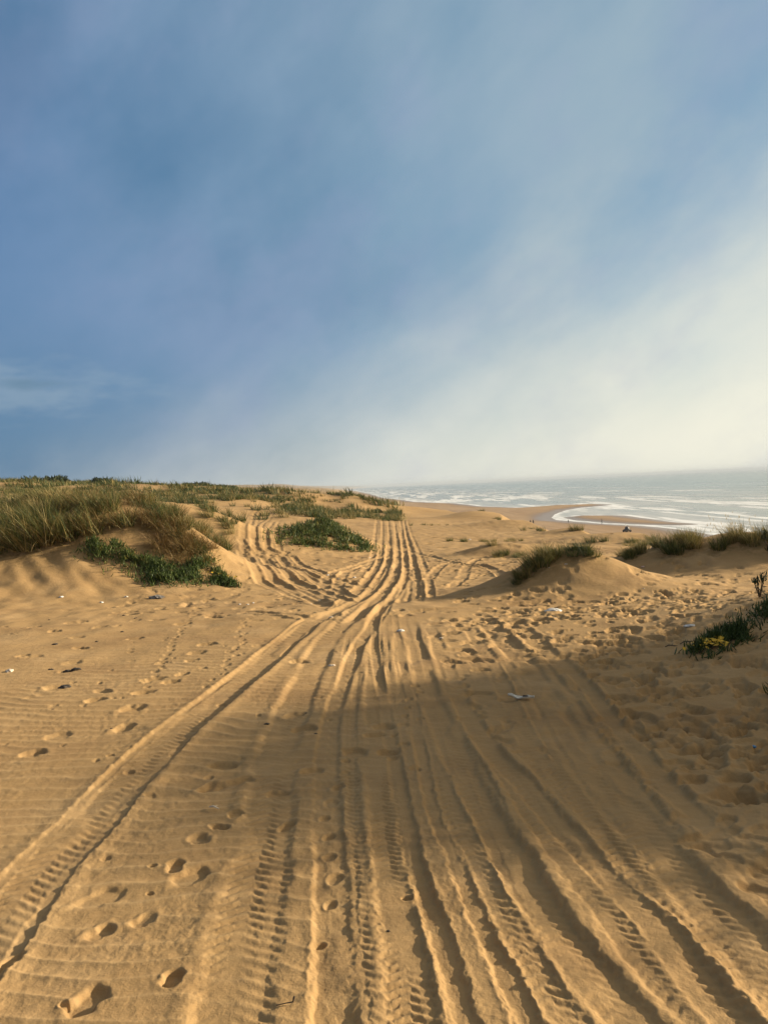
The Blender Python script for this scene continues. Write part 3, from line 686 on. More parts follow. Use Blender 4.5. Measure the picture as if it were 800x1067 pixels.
# ------------------------------------------------------------------ grass tufts
def blades(n, L, spread, lean, wid, droop, seed, seg=4, tone=(1.0, .7), tip=0.15, wind=-0.35):
    """n tapering curved strips; returns V, F, tone"""
    R = np.random.RandomState(seed)
    a = R.rand(n) * 2 * np.pi; r = spread * np.sqrt(R.rand(n))
    P = np.stack([r * np.cos(a), r * np.sin(a), np.full(n, -.06)], 1)
    ln = L * (.55 + .6 * R.rand(n))
    th = np.abs(R.normal(lean, lean * .6, n)) + .05                # tilt from the vertical
    az = a + R.normal(0, .7, n)
    dx = np.sin(th) * np.cos(az) + wind * (.5 + .7 * R.rand(n)); dy = np.sin(th) * np.sin(az)
    az = np.arctan2(dy, dx); th = np.clip(np.arctan2(np.hypot(dx, dy), np.cos(th)), .02, 1.5)
    w0 = wid * (.6 + .8 * R.rand(n)); tw = R.rand(n) * np.pi
    dr = droop * (.3 + 1.2 * R.rand(n))
    Vs = []; cur = P.copy()
    side = np.stack([np.cos(tw), np.sin(tw), np.zeros(n)], 1)
    for s in range(seg + 1):
        t = s / seg; w = w0 * (1 - t) ** .7 * .5 + w0 * tip * .2
        Vs.append(np.stack([cur - side * w[:, None], cur + side * w[:, None]], 1))
        th2 = th + dr * (t ** 1.4)
        step = (ln / seg)[:, None] * np.stack([np.sin(th2) * np.cos(az), np.sin(th2) * np.sin(az), np.cos(th2)], 1)
        cur = cur + step
    V = np.stack(Vs, 1).reshape(n, -1, 3)                          # n, (seg+1)*2, 3
    k = (seg + 1) * 2
    base = (np.arange(n) * k)[:, None]
    F = np.concatenate([base + np.array([[2 * s, 2 * s + 1, 2 * s + 3, 2 * s + 2]]) for s in range(seg)], 0)
    to = np.clip(R.normal(tone[0], tone[1], n), 0, 3)
    return V.reshape(-1, 3), F, np.repeat(to, k), cur

def merge(parts):
    V = []; F = []; T = []; b = 0
    for v, f, t in parts:
        V.append(v); F.append(f + b); T.append(t); b += len(v)
    return np.vstack(V), np.vstack(F), np.concatenate(T)

# variant: list of (part name, material, blade settings)
VARS = {
    0: [('leaf_blades', M_GRASS, dict(n=156, L=.95, spread=.26, lean=.42, wid=0.015, droop=.75, tone=(1.15, .75))),
        ('dry_thatch', M_THATCH, dict(n=81, L=.55, spread=.30, lean=.8, wid=0.015, droop=.9, tone=(1.2, .8)))],
    1: [('leaf_blades', M_GRASS, dict(n=163, L=.78, spread=.30, lean=.40, wid=0.015, droop=.9, tone=(.75, .6))),
        ('dry_thatch', M_THATCH, dict(n=74, L=.5, spread=.32, lean=.8, wid=0.015, droop=.9, tone=(1.0, .8)))],
    2: [('leaf_blades', M_GRASS, dict(n=176, L=.72, spread=.34, lean=.36, wid=0.015, droop=.7, tone=(1.0, .7))),
        ('dry_thatch', M_THATCH, dict(n=81, L=.55, spread=.36, lean=.7, wid=0.015, droop=.9, tone=(1.6, .8)))],
    3: [('leaf_blades', M_GRASS, dict(n=149, L=.80, spread=.30, lean=.34, wid=0.013, droop=.6, tone=(1.75, .6))),
        ('seed_heads', M_SEED, dict(n=26, L=1.05, spread=.25, lean=.25, wid=.008, droop=.35, tone=(2, .6)))],
    4: [('leaf_blades', M_THATCH, dict(n=129, L=.8, spread=.30, lean=.75, wid=0.015, droop=1.25, tone=(.7, .7))),
        ('dry_thatch', M_THATCH, dict(n=102, L=.6, spread=.34, lean=1.0, wid=0.017, droop=1.1, tone=(1.5, .8)))],
    5: [('leaf_blades', M_GRASS, dict(n=240, L=.52, spread=.44, lean=.45, wid=.016, droop=.7, tone=(1.9, .7)))],
    6: [('leaf_blades', M_GRASS, dict(n=136, L=.85, spread=.28, lean=.32, wid=0.013, droop=.55, tone=(1.9, .6))),
        ('seed_heads', M_SEED, dict(n=55, L=1.2, spread=.26, lean=.22, wid=.008, droop=.3, tone=(2.3, .5)))],
    7: [('leaf_blades', M_GRASS, dict(n=240, L=.48, spread=.46, lean=.55, wid=.016, droop=.7, tone=(.35, .5)))],
}
def variant_meshes(v):
    out = []
    for i, (nm, mat, kw) in enumerate(VARS[v]):
        Vb, Fb, Tb, tips = blades(seed=100 + v * 10 + i, **kw)
        if nm == 'seed_heads':                                     # feathery plume: short barbs round each tip
            R = np.random.RandomState(v); extra = []
            for p in tips:
                v2, f2, t2, _ = blades(9, .10, .006, .35, .007, .3, R.randint(1 << 30), seg=2, tone=(2.2, .4), wind=-.25)
                v2 = v2 * np.array([1, 1, 1.6]) + p + np.array([0, 0, -.06]); extra.append((v2, f2, t2))
            Vb, Fb, Tb = merge([(Vb, Fb, Tb)] + extra)
        out.append((nm, mesh_np(nm, Vb, Fb, mat, dict(tone=Tb), smooth=False)))
    return out
VM = {v: variant_meshes(v) for v in VARS}

STAND = {
    'left': ('marram grass tuft in the dense growth on top of the big dune at left', 'marram tufts crowning the big left dune'),
    'leftbrow': ('tall marram grass tuft fanning its blades over the sandy brow of the left dune', 'tall tufts along the brow of the left dune'),
    'nose': ('brown dried grass tuft covering the right shoulder of the left dune', 'dried tufts on the nose of the left dune'),
    'rise': ('straw green grass tuft on the grassy rise behind the big left dune', 'tufts on the rise behind the left dune'),
    'band': ('dune grass tuft in the low band behind the far end of the ruts', 'tufts in the band behind the ruts'),
    'mound': ('green grass tuft on the left shoulder of the small sand mound', 'tufts on the small sand mound'),
    'moundstub': ('short dried grass stub on the crest of the small sand mound', 'dry stubs on the small sand mound'),
    'right': ('sunlit dune grass tuft on the crest of the dune at the right edge', 'tufts on the right dune crest'),
    'rim': ('dune grass tuft on the rim where the dunes drop to the beach', 'tufts along the beach rim'),
    'low': ('low dark grass tuft scattered on open sand right of the far ruts', 'low tufts on the open sand'),
    'field': ('grass tuft in the wide dune field inland at the upper left', 'tufts of the inland dune field'),
}
for t in TUFTS:
    ob = t['stand'] == 'shade'
    t['rank'] = -1 if ob else t['s'] / t['y'] * (1.0 if t['x'] > -.55 * t['y'] - .5 else .2)
    if t['var'] is None: t['var'] = 2
order = sorted(TUFTS, key=lambda t: -t['rank'])
solo, rest = order[:299], order[299:]
protos = {}
for t in solo:
    v = t['var']; z = rgrid(t['x'], t['y'])
    lab, grp = STAND[t['stand']]
    r = thing('marram_grass_tuft', lab, 'grass tuft', (t['x'], t['y'], z), t['rot'], grp, t['s'])
    if v not in protos:
        protos[v] = [link(nm, me, r) for nm, me in VM[v]]
    else:
        for p in protos[v]:
            c = p.copy(); COL.objects.link(c); c.parent = r
# the rest of the field: one mass, fewer and broader blades with distance
LOW = {}
for v in VARS:
    nm, mat, kw = VARS[v][0]; kw = dict(kw); kw['seg'] = 2
    for lod, (n, wm) in enumerate(((150, 1.3), (60, 2.2), (30, 4.0))):
        k2 = dict(kw); k2['n'] = n; k2['wid'] = kw['wid'] * wm
        LOW[v, lod] = [blades(seed=300 + v * 10 + lod * 3 + q, **k2)[:3] for q in range(2)]
Vs, Fs, Ts = [], [], []; b = 0
for t in rest:
    lod = 0 if (t['stand'] == 'shade' or t['y'] < 40) else 1 if t['y'] < 85 else 2
    v, f, to = LOW[t['var'], lod][RS.randint(2)]
    c, s = math.cos(t['rot']), math.sin(t['rot'])
    q = v * t['s']; q = np.stack([q[:, 0] * c - q[:, 1] * s + t['x'], q[:, 0] * s + q[:, 1] * c + t['y'], q[:, 2] + rgrid(t['x'], t['y'])], 1)
    Vs.append(q); Fs.append(f + b); Ts.append(np.clip(to + RS.normal(0, .35), 0, 3)); b += len(q)
me = mesh_np('dune_grass', np.vstack(Vs), np.vstack(Fs), M_GRASS, dict(tone=np.concatenate(Ts)), smooth=False)
tag(link('dune_grass', me), kind='stuff')

# ------------------------------------------------------------------ succulent mats and shrubs
def leaf_cloud(pts, L, wid, seed, up=.9, tone=(1.0, .6), curl=.35, flat=.75):
    """short three-sided fleshy leaves rooted at pts (n,3)"""
    R = np.random.RandomState(seed); n = len(pts)
    az = R.rand(n) * 2 * np.pi; th = np.abs(R.normal(up, .45, n))
    ln = L * (.6 + .7 * R.rand(n)); w = wid * (.7 + .6 * R.rand(n))
    d = np.stack([np.sin(th) * np.cos(az), np.sin(th) * np.sin(az), np.cos(th)], 1)
    a = np.stack([-np.sin(az), np.cos(az), np.zeros(n)], 1); bvec = np.cross(a, d)
    rings = []
    for t, k in ((0, .75), (.5, 1.0), (1.0, .12)):
        c = pts + d * (ln * t)[:, None] + np.array([0, 0, 1]) * (curl * ln * t * t)[:, None]
        for q in range(3):
            g = 2 * np.pi * q / 3
            rings.append(c + (a * math.cos(g) + bvec * math.sin(g) * flat) * (w * k * .5)[:, None])
    V = np.stack(rings, 1).reshape(-1, 3); base = (np.arange(n) * 9)[:, None]; F = []
    for r in range(2):
        for q in range(3):
            F.append(base + np.array([[r * 3 + q, r * 3 + (q + 1) % 3, r * 3 + 3 + (q + 1) % 3, r * 3 + 3 + q]]))
    F = np.concatenate(F, 0)
    to = np.clip(R.normal(tone[0], tone[1], n), 0, 3)
    return V, F, np.repeat(to, 9)

def mat_points(blobs, n, seed, thick, L):
    """points spread over overlapping blobs (x, y, rx, ry), lying on the sand, mounded in the middle"""
    R = np.random.RandomState(seed); P = []
    ar = np.array([b[2] * b[3] for b in blobs]); ar = ar / ar.sum()
    while len(P) < n:
        b = blobs[R.choice(len(blobs), p=ar)]
        a = R.rand() * 2 * np.pi; r = min(abs(R.normal(0, .62)), 1.7)
        r *= 1 + .35 * float(pn(a * 1.3 + b[0], b[1] * 3.1, 8))
        x = b[0] + b[2] * r * math.cos(a); y = b[1] + b[3] * r * math.sin(a)
        g_ = L * 2.2
        if float(pn(x / g_, y / g_, seed + 3) + .6 * pn(x / g_ / 2.7, y / g_ / 2.7, seed + 4)) < -.22: continue
        h = thick * (1 - min(r, 1) ** 2 * .9) * (.55 + .6 * R.rand()) * (1 + .6 * float(pn(x / .25, y / .25, seed)))
        P.append((x, y, rgrid(x, y) + h * R.rand() ** .5))
    return np.array(P)

def ice_mat(label, blobs, n, L, wid, thick, seed, flowers=0, group=None, tone=(1.0, .6), edge_fl=None):
    cx = float(np.mean([b[0] for b in blobs])); cy = float(np.mean([b[1] for b in blobs])); cz = rgrid(cx, cy)
    r = thing('ice_plant', label, 'plant', (cx, cy, cz), 0, group)
    P = mat_points(blobs, n, seed, thick, L); O = np.array([cx, cy, cz])
    v, f, t = leaf_cloud(P - O, L, wid, seed, tone=tone)
    link('leaves', mesh_np('leaves', v, f, M_ICE, dict(tone=t), smooth=True), r)
    mb = MB()                                                       # runners trailing over the sand
    R = random.Random(seed)
    for k in range(10):
        b = R.choice(blobs); a = R.random() * 6.28; pts = []
        for q in range(6):
            d = .19 * q; x = b[0] + b[2] * d * math.cos(a + .12 * q); y = b[1] + b[3] * d * math.sin(a + .12 * q)
            pts.append((x - cx, y - cy, rgrid(x, y) - cz + .008))
        mb.tube(pts, [L * .07] * 6, 5)
    for b0, b1 in zip(blobs[:-1], blobs[1:]):                       # main stem through the mat
        mb.tube([(b0[0] + (b1[0] - b0[0]) * q / 8 - cx, b0[1] + (b1[1] - b0[1]) * q / 8 - cy, rgrid(b0[0] + (b1[0] - b0[0]) * q / 8, b0[1] + (b1[1] - b0[1]) * q / 8) - cz + .008) for q in range(9)], [L * .08] * 9, 5)
    mb.build('runners', M_STEM, r)
    if flowers:
        fb = MB()
        for k in range(flowers):
            if edge_fl: x = R.gauss(edge_fl[0], edge_fl[2]); y = R.gauss(edge_fl[1], edge_fl[2] * .6); z = rgrid(x, y) + thick * R.uniform(.4, 1.1)
            else: p = P[R.randrange(len(P))]; x, y, z = p; z += L * .8
            t1, t2 = R.uniform(-.6, .6), R.uniform(-.9, .1); n_ = Vector((t1, t2, 1)).normalized(); u = n_.orthogonal().normalized(); w = n_.cross(u)
            c = Vector((x - cx, y - cy, z - cz)); Rr = L * .38; Vv = [c]; Ff = []
            for q in range(20):
                rad = Rr * (1 if q % 2 else .55); g = 2 * math.pi * q / 20
                Vv.append(c + rad * (u * math.cos(g) + w * math.sin(g)) + n_ * (.25 * Rr if q % 2 else .05 * Rr))
            for q in range(20): Ff.append((0, 1 + q, 1 + (q + 1) % 20))
            fb.add(Vv, Ff)
        fb.build('flowers', M_FLOWER, r, smooth=False)
    return r

ice_mat('broad dark green succulent mat spilling down the sand at the foot of the left dune', [(-4.28, 15.05, .62, .42), (-4.6, 15.35, .4, .35), (-3.95, 15.3, .35, .4), (-3.85, 15.75, .25, .4), (-4.35, 14.75, .35, .22)], 2600, .085, .024, .12, 201, tone=(1.65, .75))
ice_mat('grey green succulent strip between the broad mat and the small clump on the left dune', [(-4.95, 15.4, .42, .28), (-5.2, 15.5, .25, .2)], 900, .08, .02, .12, 202, tone=(1.5, .7))
ice_mat('small green succulent clump highest up the bare sand of the left dune', [(-5.8, 15.5, .38, .24), (-5.6, 15.75, .25, .2), (-6.0, 15.75, .2, .2)], 900, .085, .02, .16, 203, tone=(1.5, .7))
ice_mat('low succulent clump at the right foot of the left dune beside the tracks', [(-3.29, 15.2, .30, .22), (-3.05, 15.05, .2, .15)], 700, .08, .02, .11, 204, flowers=4)
ice_mat('narrow yellow flowering succulent runner creeping down the right edge of the left dune', [(-4.0, 16.4, .2, .3), (-3.75, 16.1, .18, .28), (-3.5, 15.75, .17, .25), (-3.3, 15.5, .15, .15)], 900, .075, .018, .08, 205, flowers=26, tone=(1.4, .6), edge_fl=(-3.32, 15.5, .12))
ice_mat('large isolated green mat covering the mound between the two far track branches', [(-2.4, 29.3, 1.35, 1.6), (-1.6, 29.2, .8, 1.3), (-3.2, 28.6, .75, 1.1), (-2.3, 30.3, .9, .8), (-2.6, 27.6, 1.2, .5)], 4300, .14, .038, .09, 206, tone=(2.15, .7))
ice_mat('thin green strip of succulents trailing right of the mound between the tracks', [(-1.0, 29.2, .35, .8), (-.75, 28.3, .25, .5), (-1.4, 27.4, .7, .25)], 700, .13, .034, .07, 207, tone=(2.1, .6))
ice_mat('yellow flowered succulent patch lying in the shade near the right edge', [(2.72, 6.55, .15, .16), (2.88, 6.72, .17, .17), (3.05, 6.85, .19, .17), (3.2, 6.95, .15, .14)], 1500, .062, .013, .085, 208, flowers=42, tone=(.85, .6), edge_fl=(2.76, 6.6, .10))
ice_mat('dark succulent bush half cut off by the right edge behind the flowered patch', [(3.62, 7.25, .22, .25), (3.8, 7.4, .3, .3)], 900, .045, .014, .13, 209, tone=(.5, .5))
ice_mat('tiny green sprig poking out of the shaded sand at the right edge', [(2.60, 5.22, .045, .05), (2.66, 5.3, .05, .06)], 60, .07, .013, .05, 210, tone=(1.2, .5))

def shrub(label, x, y, h, n, seed, stalks, group=None):
    z = rgrid(x, y); r = thing('dune_shrub', label, 'shrub', (x, y, z), 0, group); R = random.Random(seed); mb = MB(); P = []
    for k in range(stalks):
        a = R.random() * 6.28; l = R.uniform(.1, .35) * h; hh = h * R.uniform(.7, 1.05)
        pts = [(0, 0, -.03), (l * .4 * math.cos(a), l * .4 * math.sin(a), hh * .45), (l * math.cos(a), l * math.sin(a), hh)]
        mb.tube(pts, [.008, .006, .003], 5)
        for q in range(n // stalks):
            t = R.uniform(.25, 1); p = Vector(pts[1]).lerp(Vector(pts[2]), t) if t > .4 else Vector(pts[0]).lerp(Vector(pts[1]), t * 2)
            P.append((p.x + R.gauss(0, .03 * h + .008), p.y + R.gauss(0, .03 * h + .008), p.z + R.gauss(0, .02)))
    mb.build('stems', M_STEM, r)
    v, f, t = leaf_cloud(np.array(P), .055, .018, seed, up=.8, tone=(.6, .6))
    link('leaves', mesh_np('leaves', v, f, M_SHRUB, dict(tone=t)), r)
shrub('upright dark leafy shrub beside the grass at the far right end of the dune crest', 6.86, 13.7, .36, 150, 301, 5)
shrub('sparse twiggy shrub standing on trodden sand at the right edge', 4.06, 8.35, .22, 36, 302, 4)
shrub('second twiggy shrub low on the sand just below the sparse one at right', 3.98, 7.85, .14, 40, 303, 3)

# low dark bushes on the inland skyline
def bush(x, y, s, seed, label, group):
    R = np.random.RandomState(seed); n = 420
    a = R.rand(n) * 2 * np.pi; c = R.rand(n) * 1; rr = .55 + .45 * R.rand(n) ** .5
    lump = 1 + .35 * pn(a * 1.2, c * 3, seed)
    P = np.stack([np.cos(a) * np.sqrt(1 - c * c * .9) * rr * lump * 1.25, np.sin(a) * np.sqrt(1 - c * c * .9) * rr * lump * 1.25, c * rr * .75 * lump], 1) * s
    v, f, t = leaf_cloud(P, .26 * s, .16 * s, seed, tone=(.7, .7), flat=.5)
    z = rgrid(x, y); r = thing('dune_bush', label, 'bush', (x, y, z - .05), 0, group)
    link('foliage', mesh_np('foliage', v, f, M_SHRUB, dict(tone=t)), r)
    mb = MB(); mb.tube([(0, 0, -.1), (.05 * s, 0, .25 * s), (.1 * s, .05 * s, .6 * s)], [.05 * s, .04 * s, .02 * s], 6)
    for k in range(4): mb.tube([(0, 0, .1 * s), (.35 * s * math.cos(k * 1.6), .35 * s * math.sin(k * 1.6), .5 * s)], [.03 * s, .015 * s], 5)
    mb.build('stems', M_STEM, r)
k = 0
for (px, y, s, n, sp, lab, grp) in [(62, 120, 1.3, 9, 6.0, 'dark bush in the clump on the skyline at far left', 'skyline bushes at far left'),
                                    (165, 165, 1.2, 13, 11, 'dark bush in the long low row on the skyline left of centre', 'row of bushes on the skyline'),
                                    (225, 150, 1.3, 6, 3.5, 'dark bush in the clump on the skyline knoll above the left tracks', 'bushes on the skyline knoll'),
                                    (30, 62, .55, 10, 6, 'low dark bush in the grass behind the big left dune', 'low bushes behind the left dune'),
                                    (130, 48, .4, 6, 3.5, 'small dark bush beside the bare sand patch in the dune field', 'bushes by the bare sand patch'),
                                    (330, 84, .45, 7, 5, 'small dark bush in the grass band behind the far ruts', 'bushes in the grass band'),
                                    (290, 120, .8, 6, 9, 'dark bush among the grass near the hazy end of the dune field', 'bushes near the end of the dune field')]:
    for q in range(n):
        x = (px - 400) / 800 * y + random.gauss(0, sp) * (1 if n != 13 else 1.2); yy = y + random.gauss(0, 3)
        bush(x, yy, s * random.uniform(.7, 1.25), 400 + k, lab, grp); k += 1

# ------------------------------------------------------------------ litter lying on the sand
def lying(name, label, cat, x, y, rotz=0, dz=0.0, group=None):
    return thing(name, label, cat, (x, y, rgrid(x, y) + dz), rotz, group)
M_WHITE = simple('weathered_white', rgb(.80, .78, .70), .7, 30, rgb(.58, .54, .45))
M_BAG = simple('white_plastic', rgb(.66, .64, .60), .45)
M_DARK = simple('dark_litter', rgb(.035, .03, .028), .8, 20, rgb(.07, .055, .04))
M_STONE = simple('grey_stone', rgb(.22, .21, .20), .8, 25, rgb(.12, .11, .10))
M_SHELL = simple('bleached_shell', rgb(.72, .66, .56), .5, 30, rgb(.55, .46, .36))
M_BLUE = simple('blue_plastic', rgb(.03, .17, .34), .4)
M_PINK = simple('faded_plastic', rgb(.66, .46, .38), .5)

o = lying('driftwood', 'curved white weathered strip of bark lying beside the shaded wheel rut', 'driftwood', .965, 5.72, math.radians(-24), .012)
mb = MB(); n = 26; Vv = []; Ff = []
for i in range(n + 1):                                        # a split, cupped sliver with ragged ends
    t = i / n; x = (t - .5) * .20; w = .025 * (1 - (2 * t - 1) ** 4 * .6) * (1 + .25 * math.sin(t * 19)); zc = .014 * (2 * t - 1) ** 2 + .004 * math.sin(t * 11)
    yb = -.012 * math.sin(t * 3.0)
    for (a, h) in ((-1, .012), (-.6, .004), (0, 0), (.6, .003), (1, .010)): Vv.append((x, yb + a * w, zc + h))
    for (a, h) in ((1, .006), (.6, -.004), (0, -.008), (-.6, -.004), (-1, .007)): Vv.append((x, yb + a * w * 1.02, zc + h))
for i in range(n):
    for q in range(10): Ff.append((i * 10 + q, i * 10 + (q + 1) % 10, i * 10 + 10 + (q + 1) % 10, i * 10 + 10 + q))
Ff += [tuple(range(10))[::-1], tuple(n * 10 + q for q in range(10))]
mb.add(Vv, Ff); mb.build('bark_strip', M_WHITE, o)
MB().box((.035, -.004, .014), (.05, .016, .012), .7).build('dark_core', M_DARK, o, bevel=.003)

def crumple(name, label, cat, x, y, size, mat, seed, flat=.4, group=None, sink=.3, rotz=0, stretch=1.0):
    bm_ = bpy.data.meshes.new(name); R = np.random.RandomState(seed)
    import bmesh
    bm = bmesh.new(); bmesh.ops.create_icosphere(bm, subdivisions=3, radius=1)
    for v in bm.verts:
        p = v.co; a = np.array([p.x * 1.7 + seed, p.y * 1.7]); d = 1 + .45 * float(pn(a[0] + p.z, a[1] - p.z, seed)) + .25 * float(pn(a[0] * 2.6 - p.z * 2, a[1] * 2.6, seed + 1))
        v.co = Vector((p.x * d * size * stretch, p.y * d * size, max(p.z * d, -.5) * size * flat))
    bm.to_mesh(bm_); bm.free(); bm_.materials.append(mat)
    for pl in bm_.polygons: pl.use_smooth = (mat is not M_STONE)
    o = link(name, bm_, None, (x, y, rgrid(x, y) + size * flat * (.5 - sink)), rotz)
    return tag(o, label, cat, group)
crumple('plastic_bag', 'crumpled white plastic bag on the front of the small sand mound', 'litter', 2.07, 9.62, .06, M_BAG, 501, .45, stretch=1.6)
crumple('plastic_scrap', 'white scrap on the sand just below the crumpled bag', 'litter', 1.95, 9.02, .03, M_BAG, 502, .5)
crumple('plastic_scrap', 'flat white scrap lying behind the yellow flowered patch', 'litter', 3.0, 7.62, .034, M_BAG, 503, .4, stretch=1.7)
crumple('paper_scrap', 'small white scrap at the crossing of the ruts', 'litter', .125, 8.72, .026, M_BAG, 504, .6, stretch=1.5)
crumple('plastic_scrap', 'pinkish faded scrap near the foot of the right dune', 'litter', 4.8, 14.35, .03, M_PINK, 505, .5)
crumple('bottle_cap', 'tiny blue plastic bit in the shaded footprints at the right', 'litter', 2.116, 4.48, .014, M_BLUE, 506, .5)
crumple('pale_stone', 'pale stone with a dark side at the left edge of the smooth sand', 'stone', -3.76, 7.52, .036, M_SHELL, 507, .6)
crumple('white_shell', 'white shell at the left foot of the left dune face', 'shell', -5.81, 13.62, .036, M_BAG, 508, .5)
crumple('white_shell', 'white shell second from left under the left dune face', 'shell', -4.97, 13.28, .034, M_BAG, 509, .5)
crumple('pale_stone', 'pale stone half way along the foot of the left dune', 'stone', -4.65, 13.6, .034, M_SHELL, 510, .5)
crumple('dark_can', 'dark grey crushed can at the foot of the broad succulent mat', 'litter', -4.06, 13.45, .075, M_STONE, 511, .55, stretch=1.6)
for i, (x, y) in enumerate([(-2.71, 13.6), (-2.2, 12.0), (-2.19, 12.4), (-2.35, 12.1)]):
    crumple('white_shell', 'small white shell on the sand right of the left dune', 'shell', x, y, .018, M_BAG, 520 + i, .5, 'small shells right of the left dune')
for i, (x, y) in enumerate([(-1.39, 18.0), (-.55, 25.5), (-.73, 17.1), (4.19, 38.1)]):
    crumple('white_shell', ['white speck on the sand left of the far ruts', 'white speck at the right foot of the green mound', 'white scrap among the near end of the far ruts', 'white speck far off on open sand near the beach rim'][i], 'litter', x, y, .032 + .03 * (i == 3), M_BAG, 530 + i, .5)
specks = []
R9 = random.Random(77)
while len(specks) < 16:
    y = 5.0 + 8 * R9.random() ** 1.2; x = R9.uniform(-.62, -.08) * y
    specks.append((x, y, R9.uniform(.004, .009) * (1 + y / 12)))
for i, (x, y, s) in enumerate(specks + [(-3.16, 7.46, .028), (-3.08, 7.47, .03), (-2.9, 6.76, .032), (-3.9, 8.9, .02), (-3.35, 7.52, .018)]):
    crumple('dark_pebble', 'dark pebble lying on the smooth sand at left', 'stone', x, y, s, M_DARK, 540 + i, .6, 'dark pebbles on the smooth sand', stretch=1.5)
o = lying('stick', 'short pale stick lying across the footprint trail in the ripples', 'stick', -.955, 3.96, math.radians(-25), .008)
MB().tube([(-.035, 0, .004), (-.01, .003, .010), (.03, -.002, .004)], [.003, .0045, .002], 8).build('twig', M_SHELL, o)
MB().tube([(-.005, .002, .008), (.008, .014, .013)], [.002, .001], 6).build('side_twig', M_SHELL, o)
o = lying('twig', 'thin black twig with an upturned end at the bottom of the picture', 'stick', -.385, 2.40, 0, .004)
MB().tube([(-.03, -.004, .001), (0, 0, .004), (.022, .004, .004)], [.0012, .0016, .002], 6).build('shaft', M_DARK, o)
MB().tube([(.022, .004, .004), (.026, .006, .018), (.028, .006, .022)], [.0022, .003, .0015], 6).build('upturned_end', M_DARK, o)
for i in range(16):
    y = R9.uniform(7, 17); x = R9.uniform(-.12, .36) * y
    crumple('shell_fragment', 'tiny white shell fragment strewn over the trodden sand of the middle ground', 'shell', x, y, R9.uniform(.010, .020), M_SHELL, 580 + i, .5, 'shell fragments strewn over the middle ground', stretch=1.5)
crumple('dark_pebble', 'tiny dark bit beside the tread marks near the bottom centre', 'stone', -.055, 2.80, .006, M_DARK, 560, .7)
for i, (x, y, r, l) in enumerate([(2.72, 6.98, .5, .20), (2.55, 6.92, .1, .12), (2.66, 7.15, .9, .10), (3.28, 7.35, .6, .15)]):
    o = lying('dead_stem', 'dark dead stem on the shaded sand around the flowered patch', 'stick', x, y, r, .004, 'dead stems round the flowered patch')
    MB().tube([(-l / 2, 0, 0), (-l / 6, .012, .012), (l / 6, -.006, .008), (l / 2, .01, .002)], [.003, .005, .004, .002], 6).build('stem', M_DARK, o)
    MB().tube([(0, 0, .01), (.03, .03, .022)], [.003, .0015], 5).build('side_stem', M_DARK, o)

# ------------------------------------------------------------------ people and vehicle down on the beach
M_SKIN = simple('skin', rgb(.42, .25, .17), .6); M_CLOTH = simple('dark_clothes', rgb(.028, .03, .036), .85); M_HAIR = simple('hair', rgb(.02, .015, .01), .8)
M_CLOTH2 = simple('grey_clothes', rgb(.06, .06, .065), .85)
def person(label, x, y, rot, stride, mat, group=None, h=1.75):
    z = rgrid(x, y); r = thing('person', label, 'person', (x, y, z), rot, group)
    s = h / 1.75; a = stride
    J = {'pel': ((0, 0, .95), .13), 'wst': ((0, 0, 1.10), .12), 'chs': ((0, -.01, 1.30), .145), 'nck': ((0, 0, 1.48), .055), 'hd0': ((0, .01, 1.58), .085), 'hd1': ((0, .01, 1.67), .09),
         'hl': ((-.10, 0, .90), .09), 'kl': ((-.11, .16 * a, .50), .06), 'al': ((-.11, -.02 * a + .10 * a, .09), .042), 'tl': ((-.12, .24 * a + .10, .035), .035),
         'hr': ((.10, 0, .90), .09), 'kr': ((.11, -.06 * a, .49), .06), 'ar': ((.11, -.32 * a, .11), .042), 'tr': ((.12, -.20 * a + .02, .035), .035),
         'sl': ((-.19, 0, 1.41), .06), 'el': ((-.24, -.10 * a, 1.14), .042), 'wl': ((-.24, .02 * a, .90), .032), 'fl': ((-.24, .05 * a, .80), .030),
         'sr': ((.19, 0, 1.41), .06), 'er': ((.24, .08 * a, 1.14), .042), 'wr': ((.24, .2 * a, .93), .032), 'fr': ((.24, .26 * a, .84), .030)}
    names = list(J); E = [('pel', 'wst'), ('wst', 'chs'), ('chs', 'nck'), ('nck', 'hd0'), ('hd0', 'hd1'), ('pel', 'hl'), ('hl', 'kl'), ('kl', 'al'), ('al', 'tl'), ('pel', 'hr'), ('hr', 'kr'), ('kr', 'ar'), ('ar', 'tr'),
                          ('chs', 'sl'), ('sl', 'el'), ('el', 'wl'), ('wl', 'fl'), ('chs', 'sr'), ('sr', 'er'), ('er', 'wr'), ('wr', 'fr')]
    me = bpy.data.meshes.new('body'); me.from_pydata([tuple(c * s for c in J[n][0]) for n in names], [(names.index(a_), names.index(b_)) for a_, b_ in E], [])
    o = link('body', me, r); me.materials.append(mat)
    sk = o.modifiers.new('skin', 'SKIN'); sk.use_smooth_shade = True
    for i, n in enumerate(names):
        v = me.skin_vertices[0].data[i]; v.radius = (J[n][1] * s,) * 2; v.use_root = (n == 'pel')
    ss = o.modifiers.new('sub', 'SUBSURF'); ss.levels = 1; ss.render_levels = 1
    MB().lathe((0, .02, 1.50 * s), (0, 0, 1), [(0, .05 * s), (.06 * s, .098 * s), (.16 * s, .105 * s), (.24 * s, .07 * s), (.255 * s, .001)], 12).build('hair', M_HAIR, r)
    MB().lathe((0, .075 * s, 1.62 * s), (0, 1, 0), [(0, .07 * s), (.03 * s, .05 * s), (.05 * s, .012)], 10).build('face', M_SKIN, r)
bx, by = BEACHPTS['man']; person('lone person in dark clothes walking by the narrow water channel on the sandbar', bx, by, 1.2, 1, M_CLOTH)
bx, by = BEACHPTS['dot']; person('far person seen as a dark dot on the sand below the channel mouth', bx, by, .4, .6, M_CLOTH2, h=1.3)
